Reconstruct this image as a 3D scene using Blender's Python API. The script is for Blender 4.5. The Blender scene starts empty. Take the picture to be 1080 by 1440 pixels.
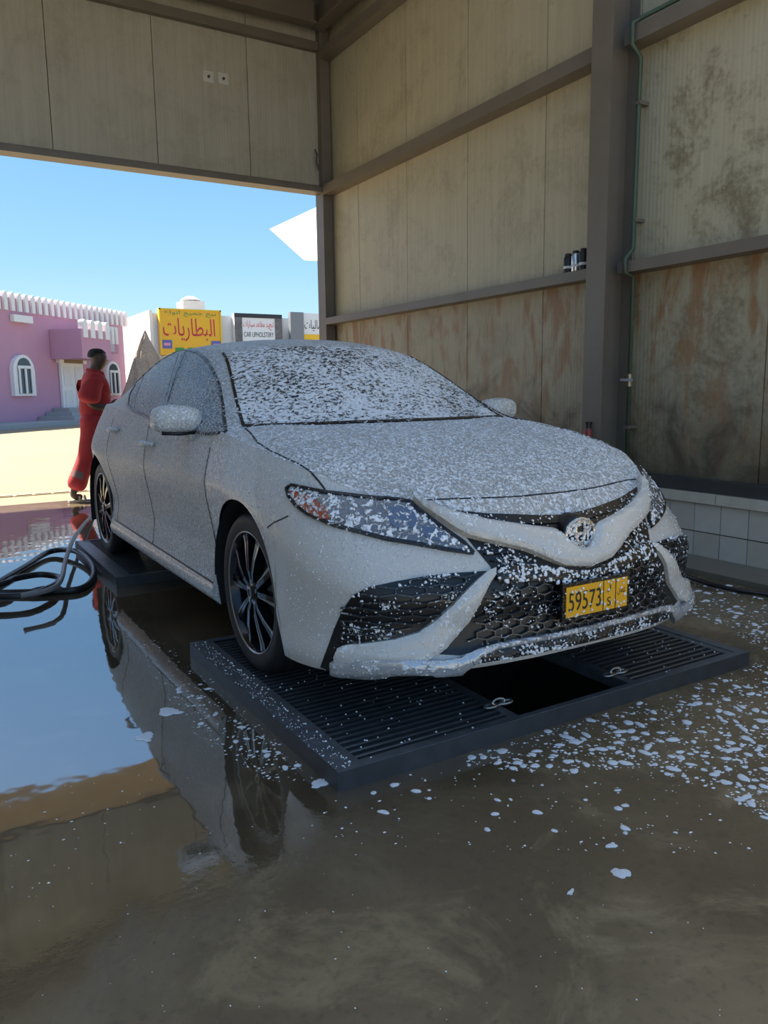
import bpy, bmesh, math, random
import numpy as np
from mathutils import Vector, Matrix
from mathutils.bvhtree import BVHTree
from mathutils.geometry import delaunay_2d_cdt
rnd = random.Random(7)
PI = math.pi
scene = bpy.context.scene
COL = scene.collection

# ------------------------------------------------------------------ camera
CAM_H, FPX = 1.20, 1093.75
YAW, PITCH, ROLL = 0.539576528, 0.155118012, 0.0136011502
fw = np.array([math.sin(YAW)*math.cos(PITCH), math.cos(YAW)*math.cos(PITCH), -math.sin(PITCH)])
rt = np.cross(fw, [0, 0, 1.0]); rt /= np.linalg.norm(rt)
dn = np.cross(fw, rt)
cr, sr = math.cos(ROLL), math.sin(ROLL)
RT, DN = cr*rt + sr*dn, -sr*rt + cr*dn
CAM = np.array([0, 0, CAM_H])
cam_data = bpy.data.cameras.new('camera')
cam_data.sensor_fit = 'VERTICAL'; cam_data.sensor_height = 36.0; cam_data.sensor_width = 27.0
cam_data.lens = FPX*36.0/1440.0
cam_data.clip_end = 500
cam = bpy.data.objects.new('camera', cam_data); COL.objects.link(cam)
M = Matrix.Identity(4)
for i in range(3):
    M[i][0], M[i][1], M[i][2], M[i][3] = RT[i], -DN[i], -fw[i], CAM[i]
cam.matrix_world = M
scene.camera = cam

# ------------------------------------------------------------------ sky, sun, exposure
world = bpy.data.worlds.new('sky'); scene.world = world
world.use_nodes = True
wn = world.node_tree.nodes; wl = world.node_tree.links
bg = wn['Background']
AZ, EL = math.radians(-35), math.radians(52)
sdir = Vector((math.sin(AZ)*math.cos(EL), math.cos(AZ)*math.cos(EL), math.sin(EL)))
# clear desert sky: pale at the horizon, deep blue overhead, brighter round the sun
wtc = wn.new('ShaderNodeTexCoord'); wsx = wn.new('ShaderNodeSeparateXYZ'); wl.new(wtc.outputs['Generated'], wsx.inputs[0])
wrp = wn.new('ShaderNodeValToRGB'); wl.new(wsx.outputs[2], wrp.inputs[0])
ce = wrp.color_ramp.elements
ce[0].position = 0.0; ce[0].color = (.46, .66, .80, 1); ce[1].position = 1.0; ce[1].color = (.17, .29, .52, 1)
for p_, c_ in ((.07, (.40, .61, .80)), (.16, (.26, .49, .77)), (.27, (.175, .39, .71)), (.55, (.18, .34, .61))):
    e_ = ce.new(p_); e_.color = (*c_, 1)
wdot = wn.new('ShaderNodeVectorMath'); wdot.operation = 'DOT_PRODUCT'; wl.new(wtc.outputs['Generated'], wdot.inputs[0]); wdot.inputs[1].default_value = sdir
wmx = wn.new('ShaderNodeMath'); wmx.operation = 'MAXIMUM'; wl.new(wdot.outputs['Value'], wmx.inputs[0]); wmx.inputs[1].default_value = 0
wpw = wn.new('ShaderNodeMath'); wpw.operation = 'POWER'; wl.new(wmx.outputs[0], wpw.inputs[0]); wpw.inputs[1].default_value = 9
wad = wn.new('ShaderNodeMix'); wad.data_type = 'RGBA'; wad.blend_type = 'ADD'
wl.new(wpw.outputs[0], wad.inputs[0]); wl.new(wrp.outputs[0], wad.inputs[6]); wad.inputs[7].default_value = (.9, .9, .85, 1)
wl.new(wad.outputs[2], bg.inputs[0]); bg.inputs[1].default_value = 0.37
sl = bpy.data.lights.new('sun_offscreen', 'SUN'); sl.energy = 4.0; sl.angle = math.radians(0.6); sl.color = (1, .92, .78)
so = bpy.data.objects.new('sun_offscreen', sl); COL.objects.link(so)
so.rotation_euler = sdir.to_track_quat('Z', 'Y').to_euler(); so.location = sdir*40
vs = scene.view_settings
vs.view_transform = 'Standard'; vs.look = 'None'; vs.gamma = 1.0; vs.use_curve_mapping = False
vs.exposure = 2.05

# ------------------------------------------------------------------ helpers
def ray(x, y):
    d = fw + RT*((x-540)/FPX) + DN*((y-720)/FPX)
    return d
def proj(P):
    v = np.asarray(P, float) - CAM
    z = v@fw
    return np.stack([v@RT/z*FPX+540, v@DN/z*FPX+720], -1)
def on_z(x, y, z=0.0):
    r = ray(x, y); return CAM + r*((z-CAM_H)/r[2])
def on_y(x, y, Y):
    r = ray(x, y); return CAM + r*(Y/r[1])
def on_x(x, y, X):
    r = ray(x, y); return CAM + r*(X/r[0])

class MB:
    def __init__(s): s.v = []; s.f = []; s.m = []
    def add(s, vs, fs, mi=0):
        b = len(s.v); s.v.extend([tuple(float(c) for c in q) for q in vs])
        s.f.extend([tuple(b+i for i in q) for q in fs]); s.m.extend([mi]*len(fs)); return s
    def box(s, x0, x1, y0, y1, z0, z1, mi=0):
        vs = [(x, y, z) for z in (z0, z1) for y in (y0, y1) for x in (x0, x1)]
        return s.add(vs, [(0, 2, 3, 1), (4, 5, 7, 6), (0, 1, 5, 4), (2, 6, 7, 3), (0, 4, 6, 2), (1, 3, 7, 5)], mi)
    def bar(s, a, b, w, h, up=(0, 0, 1), mi=0):
        a, b = Vector(a), Vector(b); d = (b-a).normalized(); u = Vector(up)
        sd = d.cross(u)
        if sd.length < 1e-5: sd = d.cross(Vector((1, 0, 0)))
        sd.normalize(); u = sd.cross(d)
        vs = [p+sd*i*w/2+u*j*h/2 for p in (a, b) for i, j in ((-1, -1), (1, -1), (1, 1), (-1, 1))]
        return s.add(vs, [(0, 1, 2, 3), (7, 6, 5, 4), (0, 4, 5, 1), (1, 5, 6, 2), (2, 6, 7, 3), (3, 7, 4, 0)], mi)
    def tube(s, pts, r, n=8, closed=False, mi=0, caps=True):
        pts = [Vector(p) for p in pts]; k = len(pts)
        rr = r if hasattr(r, '__len__') else [r]*k
        ref = Vector((0, 0, 1)); vs = []; prev = None
        for i, p in enumerate(pts):
            if closed: t = pts[(i+1) % k]-pts[i-1]
            else: t = pts[min(i+1, k-1)]-pts[max(i-1, 0)]
            t.normalize()
            a = (prev - t*prev.dot(t)) if prev is not None else t.cross(ref)
            if a.length < 1e-4: a = t.cross(Vector((1, 0, 0)))
            a.normalize(); prev = a; b = t.cross(a)
            vs += [p+(a*math.cos(2*PI*j/n)+b*math.sin(2*PI*j/n))*rr[i] for j in range(n)]
        fs = []
        for i in range(k if closed else k-1):
            i2 = (i+1) % k
            fs += [(i*n+j, i*n+(j+1) % n, i2*n+(j+1) % n, i2*n+j) for j in range(n)]
        if caps and not closed: fs += [tuple(range(n))[::-1], tuple((k-1)*n+j for j in range(n))]
        return s.add(vs, fs, mi)
    def lathe(s, prof, n=24, axis='z', o=(0, 0, 0), mi=0, caps=True):
        vs = []; k = len(prof)
        for r, h in prof:
            for j in range(n):
                c, q = r*math.cos(2*PI*j/n), r*math.sin(2*PI*j/n)
                p = {'z': (c, q, h), 'x': (h, c, q), 'y': (q, h, c)}[axis]
                vs.append((p[0]+o[0], p[1]+o[1], p[2]+o[2]))
        fs = [(i*n+j, i*n+(j+1) % n, (i+1)*n+(j+1) % n, (i+1)*n+j) for i in range(k-1) for j in range(n)]
        if caps: fs += [tuple(range(n))[::-1], tuple((k-1)*n+j for j in range(n))]
        return s.add(vs, fs, mi)
    def prism(s, poly, fa, fb, mi=0):
        n = len(poly)
        vs = [fa(*p) for p in poly]+[fb(*p) for p in poly]
        fs = [tuple(range(n))[::-1], tuple(range(n, 2*n))]+[(i, (i+1) % n, n+(i+1) % n, n+i) for i in range(n)]
        return s.add(vs, fs, mi)
    def mesh(s, name):
        m = bpy.data.meshes.new(name); m.from_pydata(s.v, [], s.f); return m
    def build(s, name, mats, parent=None, smooth=False, loc=None, fix=True, sharp=None):
        me = s.mesh(name)
        mats = mats if isinstance(mats, (list, tuple)) else [mats]
        for q in mats: me.materials.append(q)
        if len(mats) > 1: me.polygons.foreach_set('material_index', s.m)
        if fix:
            bm = bmesh.new(); bm.from_mesh(me); bmesh.ops.recalc_face_normals(bm, faces=bm.faces); bm.to_mesh(me); bm.free()
        if smooth:
            me.polygons.foreach_set('use_smooth', [True]*len(me.polygons))
            if sharp: me.set_sharp_from_angle(angle=math.radians(sharp))
        me.update()
        return link(name, me, parent, loc)
def link(name, data, parent=None, loc=None):
    o = bpy.data.objects.new(name, data); COL.objects.link(o)
    if parent is not None: o.parent = parent
    if loc is not None: o.location = loc
    return o
def tag(o, label, cat, group=None):
    o['label'] = label; o['category'] = cat
    if group: o['group'] = group
    return o
def thing(name, label, cat, loc=(0, 0, 0), group=None):
    o = link(name, None, None, loc); o.empty_display_size = .1
    return tag(o, label, cat, group)
def struct(o): o['kind'] = 'structure'; return o
def stuff(o): o['kind'] = 'stuff'; return o
def text_mesh(name, s, size, mat, parent=None, extrude=0.0, align='CENTER'):
    c = bpy.data.curves.new(name, 'FONT'); c.body = s; c.size = size; c.extrude = extrude
    c.align_x = align; c.align_y = 'CENTER'
    t = bpy.data.objects.new(name, c); COL.objects.link(t)
    bpy.context.view_layer.update()
    me = bpy.data.meshes.new_from_object(t.evaluated_get(bpy.context.evaluated_depsgraph_get()))
    bpy.data.objects.remove(t); bpy.data.curves.remove(c)
    me.name = name; me.materials.clear(); me.materials.append(mat)
    return link(name, me, parent)

# ------------------------------------------------------------------ materials
class NT:
    def __init__(s, name):
        s.mat = bpy.data.materials.new(name); s.mat.use_nodes = True
        s.n = s.mat.node_tree.nodes; s.l = s.mat.node_tree.links; s.b = s.n['Principled BSDF']
        s.tc = s.n.new('ShaderNodeTexCoord')
    def set(s, k, v):
        i = s.b.inputs[k]
        if hasattr(v, 'is_linked'): s.l.new(v, i)
        elif isinstance(v, tuple): i.default_value = (*v, 1) if i.type == 'RGBA' else v
        else: i.default_value = v
        return s
    def co(s, scale=(1, 1, 1), rot=(0, 0, 0), src='Object'):
        m = s.n.new('ShaderNodeMapping'); m.inputs['Scale'].default_value = scale; m.inputs['Rotation'].default_value = rot
        s.l.new(s.tc.outputs[src], m.inputs[0]); return m.outputs[0]
    def noise(s, scale, detail=2, rough=.5, co=None, dist=0, ntype=None):
        q = s.n.new('ShaderNodeTexNoise'); q.inputs['Scale'].default_value = scale; q.inputs['Detail'].default_value = detail
        q.inputs['Roughness'].default_value = rough; q.inputs['Distortion'].default_value = dist
        s.l.new(co if co is not None else s.tc.outputs['Object'], q.inputs['Vector']); return q.outputs['Fac']
    def voro(s, scale, co=None, feat='F1'):
        q = s.n.new('ShaderNodeTexVoronoi'); q.feature = feat; q.inputs['Scale'].default_value = scale
        s.l.new(co if co is not None else s.tc.outputs['Object'], q.inputs['Vector']); return q.outputs['Distance']
    def ramp(s, fac, lo, hi, a=0.0, b=1.0):
        q = s.n.new('ShaderNodeMapRange'); q.interpolation_type = 'SMOOTHSTEP'
        for k, v in zip((1, 2, 3, 4), (lo, hi, a, b)):
            if hasattr(v, 'is_linked'): s.l.new(v, q.inputs[k])
            else: q.inputs[k].default_value = v
        s.l.new(fac, q.inputs[0]); return q.outputs[0]
    def math(s, op, a, b=0.0):
        q = s.n.new('ShaderNodeMath'); q.operation = op
        for i, v in enumerate((a, b)):
            if hasattr(v, 'is_linked'): s.l.new(v, q.inputs[i])
            else: q.inputs[i].default_value = v
        return q.outputs[0]
    def mix(s, fac, a, b):
        q = s.n.new('ShaderNodeMix'); q.data_type = 'RGBA'
        for i, v in ((0, fac), (6, a), (7, b)):
            if hasattr(v, 'is_linked'): s.l.new(v, q.inputs[i])
            else: q.inputs[i].default_value = (*v, 1) if isinstance(v, tuple) else v
        return q.outputs[2]
    def xyz(s, src='Object'):
        q = s.n.new('ShaderNodeSeparateXYZ'); s.l.new(s.tc.outputs[src], q.inputs[0]); return q.outputs
    def bump(s, h, dist=.01, strength=1.0, normal=None):
        q = s.n.new('ShaderNodeBump'); q.inputs['Distance'].default_value = dist; q.inputs['Strength'].default_value = strength
        s.l.new(h, q.inputs['Height'])
        if normal is not None: s.l.new(normal, q.inputs['Normal'])
        s.l.new(q.outputs[0], s.b.inputs['Normal']); return q.outputs[0]
MATS = {}
def plain(name, col, rough=.5, metal=0.0, var=.12, nscale=8, bump=0, **kw):
    if name in MATS: return MATS[name]
    t = NT(name)
    n = t.noise(nscale, 4, .6)
    t.set('Base Color', t.mix(n, tuple(c*(1-var) for c in col), tuple(min(1, c*(1+var)) for c in col)))
    t.set('Roughness', rough).set('Metallic', metal)
    for k, v in kw.items(): t.set(k.replace('_', ' '), v)
    if bump: t.bump(t.noise(nscale*6, 3, .6), bump)
    MATS[name] = t.mat; return t.mat
def foamy(name, base, cover, scale=95, base_rough=.3, foam=(.93, .94, .95), stretch=(1, 1, 1), soft=.10, patch=.10, bumpd=.006, metal=0.0, coat=0.0, foam_rough=.55, pscale=6, grad=None):
    """wet surface carrying clots of washing foam: cover = share of the surface under foam"""
    t = NT(name)
    co = t.co(stretch)
    n = t.noise(scale, 3, .6, co, .6)
    big = t.noise(pscale, 3, .55)
    thr = t.math('MULTIPLY_ADD', big, -patch*2)
    thr.node.inputs[2].default_value = .5 + (.5-cover)*.42 + patch
    if grad:      # foam thins out along the car: (axis, from, to, shift)
        for ax, lo, hi, sh in grad: thr = t.math('ADD', thr, t.ramp(t.xyz()[ax], lo, hi, 0.0, sh))
    m = t.ramp(n, t.math('SUBTRACT', thr, soft), t.math('ADD', thr, soft))
    t.set('Base Color', t.mix(m, base, foam)).set('Roughness', t.ramp(m, 0, 1, base_rough, foam_rough))
    t.set('Metallic', t.math('MULTIPLY', t.math('SUBTRACT', 1.0, m), metal))
    t.set('Coat Weight', t.math('MULTIPLY', t.math('SUBTRACT', 1.0, m), coat))
    fine = t.noise(scale*2.3, 2, .5, co)
    h = t.math('ADD', t.math('MULTIPLY', m, .8), t.math('ADD', t.math('MULTIPLY', n, .9), t.math('MULTIPLY', fine, .35)))
    t.bump(h, bumpd)
    MATS[name] = t.mat; return t.mat

# ================================================================== THE BAY
WX = 4.72          # inner face of the wall panels on the right
DY = 9.10          # inner face of the doorway wall
# --- wet concrete floor
def floor_mat():
    t = NT('wet_concrete')
    X, Y, Z = t.xyz()
    a = t.noise(.9, 6, .6, None, .4); b = t.noise(5, 6, .65); c = t.noise(38, 3, .6)
    col = t.mix(t.ramp(a, .35, .68), (.125, .088, .046), (.25, .180, .098))
    col = t.mix(t.math('MULTIPLY', t.ramp(t.noise(2.3, 7, .7, None, 1.2), .50, .66), .55), col, (.36, .27, .15))
    col = t.mix(t.math('MULTIPLY', t.ramp(c, .5, .75), .35), col, (.05, .043, .032))
    wob = t.math('MULTIPLY', t.math('SUBTRACT', a, .5), 1.6)
    # standing water: left of the pit and round the car, thinning out towards the dry front
    w1 = t.ramp(t.math('ADD', Y, wob), 1.35, 1.95)
    w2 = t.ramp(t.math('ADD', X, wob), 2.2, 1.2)
    pud = t.math('MULTIPLY', w1, w2)
    film = t.math('MULTIPLY', t.ramp(t.math('ADD', Y, wob), .9, 2.2), t.ramp(b, .30, .62))
    wet = t.math('MAXIMUM', pud, t.math('MULTIPLY', film, .6))
    t.set('Base Color', t.mix(t.math('MULTIPLY', wet, .45), col, (.03, .03, .03)))
    t.set('Roughness', t.ramp(wet, 0.0, .85, .46, .035))
    t.set('IOR', t.ramp(pud, 0, 1, 1.5, 4.0))
    h = t.math('ADD', t.math('MULTIPLY', t.noise(5.0, 2, .5), .0035),
               t.math('MULTIPLY', t.math('SUBTRACT', 1.0, wet), t.math('MULTIPLY', c, .004)))
    t.bump(h, 1.0, .35)
    return t.mat
FLOOR = floor_mat()
PITS = [(1.03, 2.97, 1.99, 3.39), (1.03, 2.97, 4.98, 6.36)]
xs = [-3.0, 1.03, 2.97, WX+.1]; ys = [-.15, 1.99, 3.39, 4.98, 6.36, DY+.35]
mb = MB()
for i in range(3):
    for j in range(5):
        if i == 1 and j in (1, 3): continue
        mb.add([(xs[i], ys[j], 0), (xs[i+1], ys[j], 0), (xs[i+1], ys[j+1], 0), (xs[i], ys[j+1], 0)], [(0, 1, 2, 3)])
fl = struct(mb.build('floor', FLOOR, fix=False))
m = MB(); m.add([(-3.0, -6, -.004), (WX+.1, -6, -.004), (WX+.1, -.15, -.004), (-3.0, -.15, -.004)], [(0, 1, 2, 3)])
struct(m.build('ground_bounce_apron', plain('bounce_apron_concrete', (.42, .39, .33), .8), fix=False))  # unseen apron added out front to bounce sunlight into the bay
PITM = plain('pit_concrete', (.17, .155, .13), .6, var=.3)
for (a, b, c, d) in PITS:
    m = MB(); z = -1.3
    m.add([(a, c, 0), (b, c, 0), (b, d, 0), (a, d, 0), (a, c, z), (b, c, z), (b, d, z), (a, d, z)],
          [(0, 1, 5, 4), (1, 2, 6, 5), (2, 3, 7, 6), (3, 0, 4, 7), (4, 5, 6, 7)])
    m.build('pit_lining', PITM, fl, fix=False)

# --- wall panels
def panel_mat(name, base, dirt, rust=True, axis=1):
    t = NT(name)
    XYZ = t.xyz(); Z = XYZ[2]; A = XYZ[axis]
    st = (1, 14, .55) if axis == 1 else (14, 1, .55)
    streak = t.noise(1.5, 5, .65, t.co(st)); blot = t.noise(2.2, 6, .7, None, .5); fine = t.noise(26, 4, .7)
    col = t.mix(t.ramp(streak, .3, .75), tuple(c*.86 for c in base), base)
    col = t.mix(t.math('MULTIPLY', t.ramp(t.math('ADD', blot, t.math('MULTIPLY', fine, .35)), .62, .88), dirt), col, (.20, .155, .085))
    if rust:
        zr = t.math('MULTIPLY', t.ramp(Z, 2.06, 2.02), t.ramp(Z, .5, 2.0, .55, 1.0))
        rs = t.ramp(t.noise(2.0, 5, .65, t.co((1, 3.2, 1.0) if axis == 1 else (3.2, 1, 1.0)), .5), .46, .64)
        col = t.mix(t.math('MULTIPLY', t.math('MULTIPLY', zr, rs), .85), col, (.34, .145, .04))
        # grime splashed up from the floor
        g = t.ramp(t.math('ADD', Z, t.math('MULTIPLY', blot, 3.2)), 3.0, 1.9)
        col = t.mix(t.math('MULTIPLY', g, .88), col, (.045, .036, .024))
        g2 = t.math('MULTIPLY', t.ramp(Z, 2.06, 2.0), .25)
        col = t.mix(g2, col, (.17, .12, .065))
    t.set('Base Color', col).set('Roughness', .5)
    w = t.n.new('ShaderNodeTexWave'); w.bands_direction = 'Y' if axis == 1 else 'X'; w.inputs['Scale'].default_value = 9
    t.l.new(t.tc.outputs['Object'], w.inputs['Vector'])
    t.bump(w.outputs['Fac'], .0015, .5)
    return t.mat
P_FAR = panel_mat('cream_panel', (.52, .46, .31), .35)
P_NEAR = panel_mat('mottled_panel', (.52, .46, .31), .9)
P_HEAD = panel_mat('grey_beige_panel', (.50, .46, .36), .25, False, 0)
STEEL = plain('brown_grey_steel', (.175, .145, .112), .45, .0, .25, 3)
STEEL_D = plain('dark_steel', (.05, .05, .05), .45, 0, .3, 4)
CORE = plain('panel_core', (.38, .34, .25), .7)
wr = struct(MB().box(WX+.035, WX+.10, -1.0, 9.4, .40, 6.0).build('wall_right', CORE))
seams = [-1.2, -.14, .93, 2.0, 3.09, 4.2, 5.18, 6.25, 7.32, 8.37, 9.15]
for a, b in zip(seams[:-1], seams[1:]):
    MB().box(WX, WX+.035, a+.004, b-.004, .50, 5.98).build('wall_panel', P_NEAR if b < 4.3 else P_FAR, wr)
wf = struct(MB().box(-3.0, WX+.1, DY+.04, DY+.09, 3.72, 6.0).build('wall_front', CORE))
hs = [-2.95, -1.77, -.68, .41, 1.5, 2.59, 3.68, 4.68]
for a, b in zip(hs[:-1], hs[1:]):
    MB().box(a+.004, b-.004, DY, DY+.04, 3.70, 5.98).build('wall_panel', P_HEAD, wf)
tr = [0]
def trim(mb, mat):
    tr[0] += 1
    return struct(mb.build('trim_%d' % tr[0], mat))
def channel_y(x0, x1, y0, y1, z0, z1, mat):       # C-section rail running along the side wall
    m = MB(); th = .008
    m.box(x0, x0+th, y0, y1, z0, z1); m.box(x0+th, x1, y0, y1, z1-th, z1); m.box(x0+th, x1, y0, y1, z0, z0+th)
    return trim(m, mat)
for (y0, y1, mts) in ((4.36, 8.99, (STEEL, STEEL, STEEL)), (-1.0, 4.22, (STEEL, STEEL, STEEL))):
    for (z0, z1), mt in zip(((2.03, 2.11), (3.59, 3.70), (5.14, 5.25)), mts):
        channel_y(4.57, WX-.002, y0, y1, z0, z1, mt)
# header rail over the doorway: pale underside flange and web
m = MB(); m.box(-2.95, 4.57, DY-.10, DY+.10, 3.62, 3.63); m.box(-2.95, 4.57, DY-.01, DY-.002, 3.63, 3.72); m.box(-2.95, 4.57, DY-.10, DY-.092, 3.63, 3.68)
trim(m, STEEL)
m = MB(); m.box(-2.95, 4.57, DY-.08, DY-.002, 5.24, 5.25); m.box(-2.95, 4.57, DY-.08, DY-.072, 5.25, 5.34)
trim(m, STEEL)
def i_column(xa, xb, yc, w, z0, z1, mat):
    m = MB(); t = .012
    m.box(xa, xa+t, yc-w/2, yc+w/2, z0, z1); m.box(xb-t, xb, yc-w/2, yc+w/2, z0, z1); m.box(xa+t, xb-t, yc-t/2, yc+t/2, z0, z1)
    m.box(xa-.03, xb, yc-w/2-.03, yc+w/2+.03, z0, z0+.015)
    return trim(m, mat)
i_column(4.44, WX-.002, 4.31, .19, .03, 5.75, STEEL)
i_column(4.44, WX-.002, -.7, .19, .03, 5.75, STEEL)
m = MB(); m.box(4.575, 4.70, DY-.10, DY-.088, 0, 5.75); m.box(4.575, 4.70, DY+.088, DY+.10, 0, 5.75); m.box(4.575, 4.587, DY-.088, DY+.088, 0, 5.75)
trim(m, STEEL)
m = MB(); m.box(-3.0, -2.88, DY-.10, DY+.10, 0, 5.75); trim(m, STEEL)
# eaves: beam across the doorway wall, purlin along the side wall, gusset
m = MB(); m.box(-2.95, 4.45, 8.80, 8.96, 5.44, 5.46); m.box(-2.95, 4.45, 8.87, 8.89, 5.46, 5.70); m.box(-2.95, 4.45, 8.80, 8.96, 5.70, 5.72); trim(m, STEEL)
m = MB(); m.box(4.46, 4.62, -1.0, 8.98, 5.44, 5.46); m.box(4.53, 4.55, -1.0, 8.98, 5.46, 5.70); trim(m, STEEL)
m = MB(); m.prism([(4.62, 5.45), (4.25, 5.72), (4.62, 5.72)], lambda x, z: (x, 9.0, z), lambda x, z: (x, 9.015, z)); trim(m, STEEL)
struct(MB().box(-3.0, WX+.1, 4.2, 9.4, 5.76, 5.84).build('ceiling', plain('roof_sheet', (.45, .44, .41), .6)))  # roof cut short out of view to let sky light onto the car
trim(MB().box(-3.0, WX+.1, DY+.09, DY+2.6, 4.46, 4.52), STEEL)  # unseen awning added outside the doorway to keep sun off the floor
wlft = struct(MB().box(-3.05, -2.98, -1.0, 9.2, 0, 5.76).build('wall_left', P_HEAD))
# tiled plinth at the foot of the wall
TILE = [plain('wall_tile_%d' % i, c, .25, 0, .08, 12) for i, c in enumerate([(.55, .51, .43), (.60, .555, .47), (.50, .455, .37)])]
GROUT = plain('tile_bed', (.10, .085, .065), .8)
pl_ = struct(MB().box(4.605, WX+.03, -1.0, 8.98, 0, .42).build('baseboard_right', GROUT))
mt_ = MB().box(-.007, 0, -.1, .1, -.096, .096).mesh('tile')
meshes = []
for q in TILE:
    k = mt_.copy(); k.materials.append(q); meshes.append(k)
for r in range(2):
    for i in range(28):
        y = 1.0+.206*i+.103
        if 4.1 < y < 4.5 and False: continue
        link('tile', meshes[rnd.randrange(3)], pl_, (4.605, y, .103+.2*r))
CAP = plain('plinth_cap', (.58, .53, .43), .4, 0, .2, 9)
for i in range(10):
    MB().box(4.575, WX+.03, -.5+i*.95, -.5+(i+1)*.95-.006, .405, .475).build('cap_stone', CAP, pl_)
struct(MB().box(4.60, 4.712, -1.0, 8.95, .477, .56).build('trim_40', STEEL_D))
struct(MB().box(4.22, 4.60, -1.0, 8.95, .0005, .035).build('trim_41', plain('kerb_concrete', (.17, .145, .105), .3, 0, .3, 6)))
# small fittings on the doorway wall
for i, px in enumerate((293, 314)):
    p = on_y(px, 108+i*3, DY)
    t = thing('junction_plate', ('small square plate bolted above the doorway, farther from the corner post', 'small square plate bolted above the doorway, nearer the corner post')[i], 'wall plate', (p[0], DY, p[2]), 'bolted plates above the doorway')
    MB().box(-.06, .06, -.006, -.0005, -.06, .06).build('plate', plain('plate_steel', (.62, .59, .53), .5), t)
    MB().lathe([(.016, -.022), (.016, -.006)], 8, 'y').build('bolt', STEEL_D, t)
c = MB().tube([(4.53, 8.99, 3.86), (4.49, 8.985, 3.95), (4.50, 8.985, 4.05), (4.47, 8.985, 4.1)], .012, 6).build('cable_end', STEEL_D)
tag(c, 'short curled black cable end sticking out above doorway corner', 'cable')

# --- things on the side wall
def spray_can(y, h, body, lab):
    t = thing('spray_can', lab, 'can', (4.635, y, 2.11), 'cans on the wall rail')
    MB().lathe([(.034, 0), (.036, .006), (.036, h-.02), (.030, h-.004), (.026, h)], 20).build('can_body', body, t, True, sharp=40)
    MB().lathe([(.0365, h*.28), (.0365, h*.42)], 20, caps=False).build('can_band', plain('can_white', (.75, .75, .75), .4), t, True)
    MB().lathe([(.027, h), (.027, h+.018), (.02, h+.022)], 16).build('cap', plain('can_black', (.02, .02, .02), .4), t, True, sharp=40)
BLK = plain('can_black', (.02, .02, .02), .4); SIL = plain('can_silver', (.72, .73, .75), .25, .9, .05)
spray_can(4.80, .135, BLK, 'black can with white band on wall rail, farthest from the column')
spray_can(4.715, .145, SIL, 'silver can standing on wall rail between two black cans')
spray_can(4.63, .150, BLK, 'black can with white band on wall rail, right against the column')
GREEN = plain('green_pipe', (.075, .11, .07), .5, 0, .25, 10)
t = thing('water_pipe', 'thin green water pipe running up the wall beside the steel column', 'pipe', (0, 0, 0))
MB().tube([(4.64, 4.13, .56), (4.64, 4.13, 2.0), (4.55, 4.13, 2.03), (4.55, 4.13, 2.12), (4.63, 4.13, 2.2), (4.64, 4.13, 3.5), (4.55, 4.13, 3.57), (4.55, 4.13, 3.71), (4.60, 4.09, 3.74), (4.62, 3.7, 3.75), (4.62, 1.0, 3.75)], .016, 10).build('pipe_run', GREEN, t, True)
BR = plain('valve_brass', (.35, .30, .20), .35, .8)
MB().lathe([(.02, -.05), (.028, -.045), (.028, .045), (.02, .05)], 12, o=(4.64, 4.13, 1.25)).bar((4.58, 4.13, 1.25), (4.64, 4.13, 1.25), .02, .02).build('valve', BR, t)
MB().bar((4.58, 4.05, 1.25), (4.58, 4.16, 1.255), .012, .02).build('valve_handle', plain('grey_handle', (.4, .4, .4), .4), t)
for z in (.9, 2.4, 3.2):
    MB().box(4.62, WX-.001, 4.108, 4.152, z-.012, z+.012).build('clip', STEEL, t)
t = thing('wall_tap', 'small tap with red body clamped to the steel column', 'tap', (4.43, 4.33, .84))
MB().lathe([(.03, -.05), (.035, -.03), (.035, .03), (.028, .05)], 12).build('tap_body', plain('tap_red', (.30, .05, .04), .4), t, True, sharp=40)
MB().lathe([(.022, .05), (.022, .09), (.03, .092), (.03, .10)], 12).build('knob', BLK, t, True, sharp=40)
MB().bar((.0, .0, 0), (.012, 0, 0), .03, .03).tube([(-.03, 0, -.01), (-.06, 0, -.02), (-.065, 0, -.06)], .011, 8).build('spout', BR, t)
pts = [on_z(x, y, .05) for x, y in ((945, 790), (965, 803), (1000, 815), (1040, 824), (1080, 829), (1130, 835))]
pts = [(p[0], p[1], .052 if p[0] > 4.2 else .02) for p in pts]
MB().tube(pts, .014, 10).build('wall_hose', plain('hose_black', (.012, .012, .013), .35), None, True)
tag(bpy.data.objects['wall_hose'], 'black hose lying along the foot of the tiled plinth', 'hose')

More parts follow.
